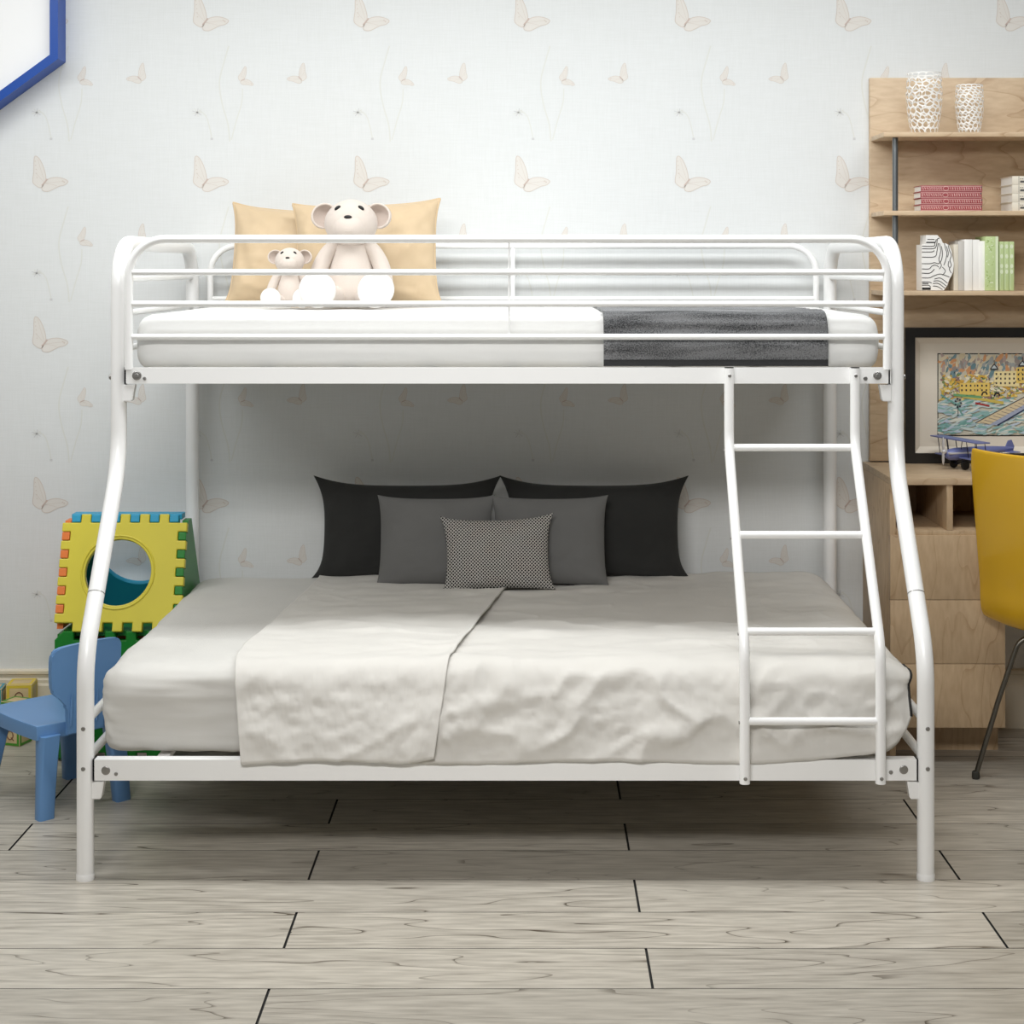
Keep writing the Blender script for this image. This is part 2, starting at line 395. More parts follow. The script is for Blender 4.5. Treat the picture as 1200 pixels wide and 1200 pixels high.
# ================================================================== BUNK BED
bed = empty('bunk_bed', (-0.055, 4.0, 0)); OFF = Vector((-0.055, 4.0, 0))
tag(bed, 'white tubular metal bunk bed, narrow upper bunk over wider lower bunk, with ladder', 'bunk bed')
WM = M['white_metal']; R = 0.0205
def blink(name, bm, mats, parent=bed, **k):
    bmesh.ops.translate(bm, verts=bm.verts, vec=-OFF)
    return link(name, bm, mats, parent, **k)
BX = (-1.057, 0.945); YF0, YF1, YBK = 3.985, 4.31, 5.252
for sx, X in zip((-1, 1), BX):
    bm = B()
    path = fillet([(X,YF0,0.006),(X,YF0,0.53),(X,YF1,0.955),(X,YF1,1.52),(X,YBK,1.52),(X,YBK,0.006)], [0,0.22,0.26,0.115,0.115,0], 10)
    tube(bm, path, R, 22)
    ef = blink('end_frame', bm, WM)
    bm = B()   # joint ring on each sleeve
    t = (0.66-0.53)/(0.955-0.53); pj = Vector((X, YF0+(YF1-YF0)*t, 0.66)); d = Vector((0, YF1-YF0, 0.425)).normalized()
    tube(bm, [pj-d*0.0012, pj+d*0.0012], R+0.0004, 22); blink('joint_ring', bm, M['bolt'], ef)
    for y in (YF0, YBK):
        bm = B(); lathe(bm, [(0,0),(0.0215,0),(0.0218,0.012),(0.0206,0.016)], 20, (X, y, 0)); blink('foot_cap', bm, WM, ef)
    for z, ya in ((1.427, YF1), (1.3375, YF1), (1.245, YF1), (0.375, YF0), (0.284, YF0)):
        bm = B(); tube(bm, [(X, ya, z), (X, YBK, z)], 0.0085 if z > 1 else 0.011, 12); blink('end_bar', bm, WM)
    for z in (0.363, 0.268):   # screws on the post front
        bm = B(); disc(bm, (X, YF0-R+0.001, z), (0,-1,0), 0.0052, 0.003, 12); blink('screw', bm, M['bolt'], ef)
    bm = B(); disc(bm, (X+sx*(R-0.001), YF1, 1.175), (sx,0,0), 0.007, 0.005, 12); blink('screw', bm, M['bolt'], ef)
# rails (angle iron)
def rail(yf, z0, z1, x0, x1, sgn, name='side_rail'):
    bm = B(); t = 0.0035
    poly = [(0,z0),(0,z1),(0.03,z1),(0.03,z1-t),(t,z1-t),(t,z0)]
    vs = []
    a_ = [bm.verts.new((x0, yf+sgn*p, z)) for p, z in poly]; b_ = [bm.verts.new((x1, yf+sgn*p, z)) for p, z in poly]
    for i in range(6): bm.faces.new((a_[i], a_[(i+1) % 6], b_[(i+1) % 6], b_[i]))
    bm.faces.new(a_); bm.faces.new(b_[::-1])
    return blink(name, bm, WM, smooth=False)
RU = 4.283; RL = 3.972
ru = rail(RU, 1.1595, 1.200, -1.036, 0.927, 1)
rl = rail(RL, 0.2385, 0.288, -1.036, 0.926, 1)
rb = rail(5.262, 1.1595, 1.200, -1.036, 0.927, -1)
rc = rail(5.262, 0.2385, 0.288, -1.036, 0.926, -1)
for X in BX:   # black end gaskets and hooks
    s = 1 if X < 0 else -1
    for yf, z0, z1, rr in ((RU, 1.158, 1.2005, ru), (RL, 0.237, 0.289, rl)):
        bm = B(); box(bm, X+s*0.0205, X+s*0.0245, yf+0.0, yf+0.028, z0, z1); blink('gasket', bm, M['dark'], rr)
        bm = B()
        pz = [(X+s*0.016, z0-0.002), (X+s*0.046, z0-0.002), (X+s*0.040, z0-0.040), (X+s*0.036, z0-0.0445), (X+s*0.016, z0-0.0445)]
        prism(bm, pz, yf+0.004, yf+0.030, bev=0.002); blink('corner_hook', bm, WM, rr)
for px, py, r_ in ((160.5,440,0.012),(169.5,443.5,0.0045),(1028,440,0.011),(1014,443.5,0.0055)):
    bm = B(); p = P(px, py, RU); disc(bm, (p.x, RU+0.001, p.z), (0,-1,0), r_, 0.005, 12)
    if r_ > 0.01: disc(bm, (p.x, RU-0.003, p.z), (0,-1,0), 0.006, 0.005, 6)
    blink('bolt', bm, M['bolt'], ru, smooth=False)
for px, py, r_ in ((124,903,0.0105),(136,907,0.0045),(1059,902,0.0105),(1044,905,0.005)):
    bm = B(); p = P(px, py, RL); disc(bm, (p.x, RL+0.001, p.z), (0,-1,0), r_, 0.003, 16)
    blink('bolt', bm, M['bolt'], rl, smooth=False)
# guard rails
def guard(y, x0, x1, ztop, zbot, bars, r, rad, nm, divider=None, dr=0.002):
    bm = B(); tube(bm, fillet([(x0,y,zbot),(x0,y,ztop),(x1,y,ztop),(x1,y,zbot)], [0,rad,rad,0], 10), r, 16)
    g = blink(nm, bm, WM)
    for z in bars:
        bm = B(); tube(bm, [(x0,y,z),(x1,y,z)], 0.0078, 12); blink('guard_bar', bm, WM, g)
    if divider:
        bm = B(); tube(bm, [(divider,y,bars[-1]),(divider,y,ztop)], dr, 8); blink('guard_divider', bm, WM, g)
    return g
g1 = guard(4.288, -1.026, 0.918, 1.53, 1.195, (1.4445, 1.3635, 1.279), 0.0107, 0.095, 'guard_rail', PXX(596.5, 4.288))
g2 = guard(5.245, -0.999, 0.90, 1.524, 1.20, (1.4445, 1.358, 1.279), 0.0095, 0.085, 'guard_rail', PXX(601, 5.245), 0.007)
# slats under both mattresses
for (ya, yb, z) in ((4.30, 5.24, 1.186), (3.99, 5.24, 0.276)):
    for k in range(9):
        x = -0.9+k*0.21
        bm = B(); box(bm, x, x+0.03, ya, yb, z-0.012, z, 0.002); blink('bed_slat', bm, WM)
# ladder
LX = (0.5105, 0.832)
bm = B(); LYT, LYB = RU-0.013, RL-0.013
lpath = lambda X: fillet([(X,LYT,1.2),(X,LYT,1.0),(X,LYB,0.555),(X,LYB,0.236)], [0,0.13,0.13,0], 8)
for X in LX: tube(bm, lpath(X), 0.0125, 16)
ladder = blink('ladder', bm, WM)
for X in LX:
    bm = B(); lathe(bm, [(0,1.2008),(0.0118,1.2008),(0.0118,1.2022),(0,1.2022)], 14, (X, LYT, 0))
    blink('end_plug', bm, M['dark'], ladder)
for z in (0.997, 0.797, 0.590, 0.383):
    y = LYT if z > 0.98 else (LYB if z < 0.56 else LYB+(LYT-LYB)*(z-0.555)/0.445)
    bm = B(); tube(bm, [(LX[0]+0.008,y,z),(LX[1]-0.008,y,z)], 0.0095, 14); blink('rung', bm, WM, ladder)
for X in LX:
    for y, z in ((LYT, 1.181), (LYB, 0.250)):
        bm = B(); disc(bm, (X, y-0.0125+0.001, z), (0,-1,0), 0.0045, 0.003, 10); blink('screw', bm, M['bolt'], ladder)
for z in (0.990, 0.79, 0.585, 0.38):
    y = LYT if z > 0.98 else (LYB if z < 0.56 else LYB+(LYT-LYB)*(z-0.555)/0.445)
    bm = B(); disc(bm, (LX[0]-0.0115, y, z), (-1,0,0), 0.004, 0.003, 10); blink('screw', bm, M['bolt'], ladder)

# ================================================================== BEDDING
M['sheet'] = fabric('grey_white_cotton', (214,212,207), 900, 0.18, 0.03)
M['duvet'] = fabric('cream_grey_cotton', (216,213,207), 900, 0.22, 0.03)
M['topmat'] = fabric('white_cotton', (240,240,238), 900, 0.12, 0.01)
def rounded_mattress(name, x0, x1, y0, y1, z0, z1, rt, rb_, rc, wr, mat, seed, endk=1.0):
    """closed rounded box made by wrapping a grid; wr = wrinkle height"""
    bm = B(); bmesh.ops.create_cube(bm, size=1)
    bmesh.ops.subdivide_edges(bm, edges=bm.edges[:], cuts=39, use_grid_fill=True)
    hx, hy, hz = (x1-x0)/2, (y1-y0)/2, (z1-z0)/2
    for v_ in bm.verts:
        p = v_.co*2
        r = Vector((p.x*hx, p.y*hy, p.z*hz))
        # pull grid lines toward edges
        for a_, h in ((0,hx),(1,hy)):
            q = p[a_]; r[a_] = h*math.copysign(1-(1-abs(q))**1.6, q) if abs(q) <= 1 else r[a_]
        rr = rt if r.z > 0 else rb_
        c = Vector((max(-hx+rc, min(hx-rc, r.x)), max(-hy+rc, min(hy-rc, r.y)), 0))
        c.z = max(-hz+rb_, min(hz-rt, r.z))
        # rounded in plan (rc) then in section (rt)
        d = Vector((r.x-c.x, r.y-c.y))
        if d.length > 1e-9:
            m_ = max(abs(d.x), abs(d.y)); d = d.normalized()*m_
        e = r.z-c.z; dl = d.length
        inner = max(0.0, dl-(rc-rr)); 
        if abs(e) > 1e-9 and inner > 0:
            m_ = max(inner, abs(e)); L2 = math.hypot(inner, e); inner2 = inner/L2*m_; e = e/L2*m_
            dl2 = (rc-rr)+inner2 if rc > rr else inner2
            d = d.normalized()*dl2 if dl > 1e-9 else d
        xx = c.x+d.x; q_ = hx-abs(xx)
        if q_ < rc: xx = math.copysign(hx-q_*(endk+(1-endk)*q_/rc), xx)
        v_.co = Vector((xx, c.y+d.y, c.z+e))
    bm.normal_update()
    for v_ in bm.verts:
        p = v_.co
        w_ = wr*(fbm(p.x*2.2+seed, p.y*3, p.z*9, 4)+0.55*fbm(p.x*6+p.z*9, p.y*5+seed, p.z*5, 3))
        if p.z > hz-0.01: w_ *= 0.6
        v_.co = p+v_.normal*w_
    bmesh.ops.translate(bm, verts=bm.verts, vec=((x0+x1)/2, (y0+y1)/2, (z0+z1)/2))
    return link(name, bm, mat, angle=180)
lm = rounded_mattress('mattress', -1.036, 0.905, 4.025, 5.215, 0.281, 0.494, 0.05, 0.035, 0.075, 0.009, M['sheet'], 3)
tag(lm, 'wide lower bunk mattress in pale grey sheet under the duvet', 'mattress')
um = rounded_mattress('mattress', -1.024, 0.912, 4.316, 5.225, 1.188, 1.337, 0.070, 0.060, 0.072, 0.0015, M['topmat'], 9, 0.2)
tag(um, 'narrow white mattress on the upper bunk behind the guard rail', 'mattress')

# draped layers on the lower bunk
EDGE = {}
def drape(name, xl, xr, zhem, off, T, Yb, Yf, r, mat, seed, nu=260, nv=150, bulge=0.03, wr=1.0, curl=None, thick=0.004, endfn=None):
    """xl(s01), xr(s01): side edges along the length; s runs back -> over the front edge -> hem(x)"""
    bm = B(); L1 = Yb-(Yf+r); La = PI/2*r
    rows = []
    for j in range(nv+1):
        row = []
        for i in range(nu+1):
            u = i/nu
            X_ = None
            t = j/nv
            x = xl(t)+(xr(t)-xl(t))*u
            Ld = (T-r)-zhem(x); Lt = L1+La+Ld; 
            # more rows on the front
            s = Lt*(t*1.0)
            if s < L1: p = Vector((x, Yb-s, T)); nrm = Vector((0,0,1)); fr = 0
            elif s < L1+La:
                a_ = (s-L1)/r; p = Vector((x, Yf+r-r*math.sin(a_), T-r+r*math.cos(a_))); nrm = Vector((0,-math.sin(a_),math.cos(a_))); fr = a_/(PI/2)*0.5
            else:
                q = (s-L1-La)/max(Ld, 1e-6); p = Vector((x, Yf-bulge*q**0.8, T-r-(s-L1-La))); nrm = Vector((0,-1,0)); fr = 0.5+0.5*q
            # wrinkles: long soft folds across the top, diagonal pulls on the front
            top = fbm(x*1.6+seed+(p.y)*1.2, p.y*3.2-x*1.1, seed, 4)*0.010
            rid = 1-abs(fbm(x*2.4-s*2.2+seed*2, s*3.0+x*1.3, 3+seed, 3))*2.2
            rid = max(0, rid)**3
            d2 = 1-abs(fbm(x*2.0+s*3.4+seed, s*1.2-x*0.8, 8+seed, 3))*2.5
            d2 = max(0, d2)**3
            front = 0.011*rid+0.010*d2+0.007*fbm(x*3+seed, s*5, 2, 4)+0.0032*fbm(x*13-s*12, s*34+x*8, 5, 4)+0.0016*fbm(x*40-s*20, s*80, 7, 3)
            k = min(1, fr*2.2); hemk = 1-0.55*max(0, (fr-0.8)/0.2)
            disp = (top*(1-k)+front*k*hemk)*wr+0.004*rid*(1-k)*wr
            o_ = off(x, t) if callable(off) else off
            # flatten toward side edges
            eu = min(u, 1-u)*(xr(t)-xl(t)); disp *= min(1, 0.35+eu/0.06)
            if curl: o_ += curl(u, t, x)
            p += nrm*(o_+max(disp, -o_*0.7 if o_ > 0 else -0.002))
            if endfn: p = endfn(p, x, u, t, s)
            row.append(bm.verts.new(p))
        rows.append(row)
    for j in range(nv):
        for i in range(nu):
            bm.faces.new((rows[j][i], rows[j+1][i], rows[j+1][i+1], rows[j][i+1]))
    rows_n = range(nv+1)
    o = link(name, bm, mat, angle=180)
    md = o.modifiers.new('cloth_thickness', 'SOLIDIFY'); md.thickness = thick; md.offset = -1
    EDGE[name] = [tuple(o.data.vertices[j*(nu+1)+nu].co) for j, r_ in enumerate(rows_n)]
    return o
# duvet: from just left of the fold to the right end, hem rising at the right corner
def hem_d(x):
    z = 0.283+0.004*math.sin(x*9)
    if x > 0.45: z += 0.012*((x-0.45)/0.3)**2
    if x > 0.80: z += 0.065*((x-0.80)/0.125)**3
    return z
def end_d(p, x, u, t, s):
    e = (x-0.80)
    if e > 0:        # right end turns down over the mattress end
        a_ = min(e/0.13, 1); k = min(1, max(0, (0.512-p.z)/0.06)) if p.y < 4.08 else 0
        p.z -= 0.035*a_**3*(1-k)
        p.y += 0.045*a_**2.6*k
        p.x -= 0.010*a_**2*k
    return p
duv = drape('duvet', lambda t: -0.30, lambda t: 0.925, hem_d, 0.006, 0.500, 5.19, 4.010, 0.055, M['duvet'], 2.3, bulge=0.038, endfn=end_d)
ep = [Vector(p) for p in EDGE['duvet'] if p[1] < 4.14]
bm = B(); tube(bm, ep[::2], 0.0035, 8); link('piping', bm, M['dark'], duv, angle=180)
tag(duv, 'creased pale grey duvet hanging over the front of the lower bunk, behind the ladder', 'duvet')
def xl_b(t):
    q = min(1, t/0.72)
    return -0.64-0.072*q**1.5+(0.03*max(0, (t-0.8)/0.2))
def xr_b(t):
    return -0.035-0.19*t**1.05
def hem_b(x): return 0.284+0.005*math.sin(x*12+1)+0.012*max(0, (x+0.34)/0.1)**2
blk = drape('blanket', xl_b, xr_b, hem_b, 0.017, 0.500, 5.14, 4.010, 0.055, fabric('warm_grey_cotton', (218,215,209), 900, 0.22, 0.03), 7.7, nu=160, bulge=0.036, wr=1.0,
            curl=lambda u, t, x: 0.004*math.exp(-((1-u)/0.03)**2))
tag(blk, 'pale grey blanket laid across the left half of the lower bunk, edge on the duvet', 'blanket')

# pillows --------------------------------------------------------------
def pillow_bm(w_, h, th, pinch=0.06, n=44, seed=0, wr=0.004, ears=0.0, piping=0.0, gather=0.0):
    bm = B(); G = []
    for s_ in (-1, 1):
        g = []
        for j in range(n+1):
            row = []
            for i in range(n+1):
                a_ = math.sin((i/n*2-1)*PI/2); c = math.sin((j/n*2-1)*PI/2)
                x = w_/2*a_*(1-pinch*(1-c*c)); z = h/2*c*(1-pinch*1.3*(1-a_*a_))
                if ears: 
                    k = abs(a_)**5*abs(c)**5; x += math.copysign(ears*k, a_); z += math.copysign(ears*k*(0.9 if c > 0 else 0.1), c)
                e = (1-abs(a_)**2.6)*(1-abs(c)**2.6)
                y = th/2*max(0, e)**0.55
                edge = min(1-abs(a_), 1-abs(c))
                wv = wr*fbm(x*9+seed, z*9, s_*3, 4)+wr*0.6*fbm(x*25+seed, z*25, s_, 3)
                if gather: wv += gather*math.sin((x+z*0.4)*150+3*fbm(x*8, z*8, seed))*math.exp(-edge*7)*min(1, edge*30)
                y = y*(1+0.10*fbm(x*6+seed, z*6, 1))+wv*min(1, edge*6)
                if edge < 1e-4: y = 0
                else: y = max(y, 0.0008)
                zz = z
                row.append(bm.verts.new((x, s_*y+0.006*fbm(x*5+seed, z*5, 9)*0, zz+h/2)))
            g.append(row)
        for j in range(n):
            for i in range(n):
                q = (g[j][i], g[j][i+1], g[j+1][i+1], g[j+1][i])
                bm.faces.new(q if s_ < 0 else q[::-1])
        G.append(g)
    bmesh.ops.remove_doubles(bm, verts=bm.verts, dist=1e-5)
    # sag: bottom flattens on the mattress
    for v_ in bm.verts:
        z = v_.co.z
        if z < h*0.25:
            k = 1-z/(h*0.25); v_.co.z = z+k*k*h*0.0; v_.co.y *= 1+0.25*k
    return bm
def place_pillow(name, bm, mat, loc, lean, yaw=0, roll=0, label='', cat='pillow', group=None):
    o = link(name, bm, mat, angle=180); o.location = loc
    o.rotation_euler = (-lean, roll, yaw); return tag(o, label, cat, group)
def piping(parent, w_, h, pinch, mat, r=0.0035, ears=0):
    pts = []
    n = 30
    def E(a_, c):
        x = w_/2*a_*(1-pinch*(1-c*c)); z = h/2*c*(1-pinch*1.3*(1-a_*a_))
        k = abs(a_)**5*abs(c)**5; return Vector((x+math.copysign(ears*k, a_), 0, z+math.copysign(ears*k*(0.9 if c > 0 else 0.1), c)+h/2))
    for k in range(n): pts.append(E(math.sin((-1+2*k/n)*PI/2), -1))
    for k in range(n): pts.append(E(1, math.sin((-1+2*k/n)*PI/2)))
    for k in range(n): pts.append(E(-math.sin((-1+2*k/n)*PI/2), 1))
    for k in range(n): pts.append(E(-1, -math.sin((-1+2*k/n)*PI/2)))
    q = [pts[0]]
    for p in pts[1:]:
        if (p-q[-1]).length > 0.003: q.append(p)
    bm = B(); tube(bm, q, r, 8, closed=True); return link('piping', bm, mat, parent, angle=180)
M['blackcloth'] = fabric('charcoal_linen', (48,48,47), 800, 0.3, 0.1)
M['greycloth'] = fabric('mid_grey_linen', (112,112,111), 900, 0.25, 0.05)
ZB = 0.507
for px0, px1, ytop, lab, sd in ((368, 584, 564, 'black linen pillow, the left one of two at the back of the lower bunk', 1), (588, 806, 560, 'black linen pillow, the right one of two at the back of the lower bunk', 5)):
    Y = 5.125; x0, x1 = PXX(px0, Y), PXX(px1, Y); h = 0.285
    bm = pillow_bm((x1-x0)*0.93, h, 0.12, 0.035, seed=sd, wr=0.006, ears=0.028)
    place_pillow('pillow', bm, M['blackcloth'], ((x0+x1)/2, Y, ZB), 0.16, 0, 0.0, lab, 'pillow')
for px0, px1, lab, sd in ((442, 578, 'mid grey square pillow leaning on the left black pillow', 11), (577, 712, 'mid grey square pillow leaning on the right black pillow', 15)):
    Y = 4.99; x0, x1 = PXX(px0, Y), PXX(px1, Y)
    bm = pillow_bm((x1-x0)*0.98, 0.262, 0.10, 0.03, seed=sd, wr=0.004, ears=0.008)
    place_pillow('pillow', bm, M['greycloth'], ((x0+x1)/2, Y, ZB), 0.22, 0, 0, lab, 'pillow')
# patterned small cushion
m, nt, b = newmat('dotted_weave'); L = nt.links.new
b.inputs['Roughness'].default_value = 0.85
mp = coords(nt, (1,1,1)); sp = N(nt, 'ShaderNodeSeparateXYZ'); L(mp, sp.inputs[0])
def tri(sock, f, off=0):
    a1 = N(nt, 'ShaderNodeMath', operation='MULTIPLY_ADD'); L(sock, a1.inputs[0]); a1.inputs[1].default_value = f; a1.inputs[2].default_value = off
    a2 = N(nt, 'ShaderNodeMath', operation='SINE'); L(a1.outputs[0], a2.inputs[0]); return a2.outputs[0]
aa = N(nt, 'ShaderNodeMath', operation='ADD'); L(sp.outputs[0], aa.inputs[0]); L(sp.outputs[2], aa.inputs[1])
bb = N(nt, 'ShaderNodeMath', operation='SUBTRACT'); L(sp.outputs[0], bb.inputs[0]); L(sp.outputs[2], bb.inputs[1])
mm = N(nt, 'ShaderNodeMath', operation='MAXIMUM'); L(tri(aa.outputs[0], 640), mm.inputs[0]); L(tri(bb.outputs[0], 640), mm.inputs[1])
cr = N(nt, 'ShaderNodeValToRGB'); cr.color_ramp.elements[0].position = 0.62; cr.color_ramp.elements[0].color = lin((28,28,28))
cr.color_ramp.elements[1].position = 0.80; cr.color_ramp.elements[1].color = lin((205,203,198)); L(mm.outputs[0], cr.inputs[0]); L(cr.outputs[0], b.inputs['Base Color'])
M['dots'] = m
Y = 4.90; x0, x1 = PXX(518, Y), PXX(650, Y)
bm = pillow_bm((x1-x0)*0.95, 0.212, 0.085, 0.05, seed=21, wr=0.003, ears=0.012)
place_pillow('throw_pillow', bm, M['dots'], ((x0+x1)/2, Y, ZB+0.002), 0.26, 0, -0.03, 'small oblong cushion with black and white dotted weave in front of the grey pillows', 'cushion')
# upper bunk: beige pillows
M['beige'] = fabric('beige_satin', (206,183,150), 500, 0.08, 0.04, 0.5)
M['beigepipe'] = simple('beige_cord', (208,182,146), 0.7)
ZU = 1.340
def beige(px0, px1, pytop, Y, lean, roll, lab, sd, yaw=0):
    x0, x1 = PXX(px0, Y), PXX(px1, Y); h = (PZ(pytop, Y)-ZU)/math.cos(lean)
    bm = pillow_bm(x1-x0, h, 0.12, 0.03, seed=sd, wr=0.008, ears=0.012, gather=0.0012)
    o = place_pillow('pillow', bm, M['beige'], ((x0+x1)/2, Y, ZU+0.004), lean, yaw, roll, lab, 'pillow')
    piping(o, x1-x0, h, 0.03, M['beigepipe'], 0.003, 0.012); return o
beige(270, 400, 246, 5.11, 0.20, 0.06, 'beige satin pillow at left behind the small teddy bear', 31, 0.12)
beige(345, 513, 240, 4.995, 0.24, -0.035, 'beige satin pillow behind the large teddy bear', 37, -0.05)

# dark blanket over the upper mattress
m, nt, b = newmat('grey_felted_wool'); L = nt.links.new
b.inputs['Roughness'].default_value = 0.95; b.inputs['Sheen Weight'].default_value = 0.2; b.inputs['Specular IOR Level'].default_value = 0.1
v = coords(nt); n = N(nt, 'ShaderNodeTexNoise'); n.inputs['Scale'].default_value = 330; n.inputs['Detail'].default_value = 5; L(v, n.inputs['Vector'])
n2 = N(nt, 'ShaderNodeTexNoise'); n2.inputs['Scale'].default_value = 8; L(coords(nt, (0.6,5,5)), n2.inputs['Vector'])
a = N(nt, 'ShaderNodeMath', operation='MULTIPLY_ADD'); L(n2.outputs[0], a.inputs[0]); a.inputs[1].default_value = 0.8; L(n.outputs[0], a.inputs[2])
cr = N(nt, 'ShaderNodeValToRGB'); cr.color_ramp.elements[0].position = 0.68; cr.color_ramp.elements[0].color = lin((66,67,69)); cr.color_ramp.elements[1].position = 1.15; cr.color_ramp.elements[1].color = lin((138,139,141))
L(a.outputs[0], cr.inputs[0]); L(cr.outputs[0], b.inputs['Base Color'])
bp = N(nt, 'ShaderNodeBump'); bp.inputs['Strength'].default_value = 0.5; bp.inputs['Distance'].default_value = 0.002; L(n.outputs[0], bp.inputs['Height']); L(bp.outputs[0], b.inputs['Normal'])
M['wool'] = m
M['woolhem'] = simple('dark_wool_hem', (52,52,53), 0.95, bump=0.4, bscale=400, var=0.15)
bm = B()
x0, x1 = 0.192, 0.770; Yf, T, r = 4.306, 1.3395, 0.060; Yb = 5.2; L1 = Yb-Yf-r; La = PI/2*r; Ld = T-r-1.203; Lt = L1+La+Ld
rows = []; nv, nu = 120, 70
for j in range(nv+1):
    s = Lt*j/nv; row = []
    for i in range(nu+1):
        u = i/nu; x = x0+(x1-x0)*u
        if s < L1: p = Vector((x, Yb-s, T)); q = Vector((0,0,1)); k = 1
        elif s < L1+La: a_ = (s-L1)/r; p = Vector((x, Yf+r-r*math.sin(a_), T-r+r*math.cos(a_))); q = Vector((0,-math.sin(a_),math.cos(a_))); k = 0.6
        else: p = Vector((x, Yf, T-r-(s-L1-La))); q = Vector((0,-1,0)); k = 0.25
        rr_ = 0.004*k*(fbm(x*4, s*6, 1)+0.5)
        row.append(bm.verts.new(p+q*(0.002+max(0, rr_))))
    rows.append(row)
for j in range(nv):
    for i in range(nu):
        f = bm.faces.new((rows[j][i], rows[j+1][i], rows[j+1][i+1], rows[j][i+1]))
        s = Lt*j/nv
        f.material_index = 1 if (s > Lt-0.022+0.003*fbm(i*0.1, 0, 4)) else 0
o = link('blanket', bm, [M['wool'], M['woolhem']], angle=180)
md = o.modifiers.new('cloth_thickness', 'SOLIDIFY'); md.thickness = 0.003; md.offset = -1
tag(o, 'dark grey wool blanket laid across the white upper mattress', 'blanket')

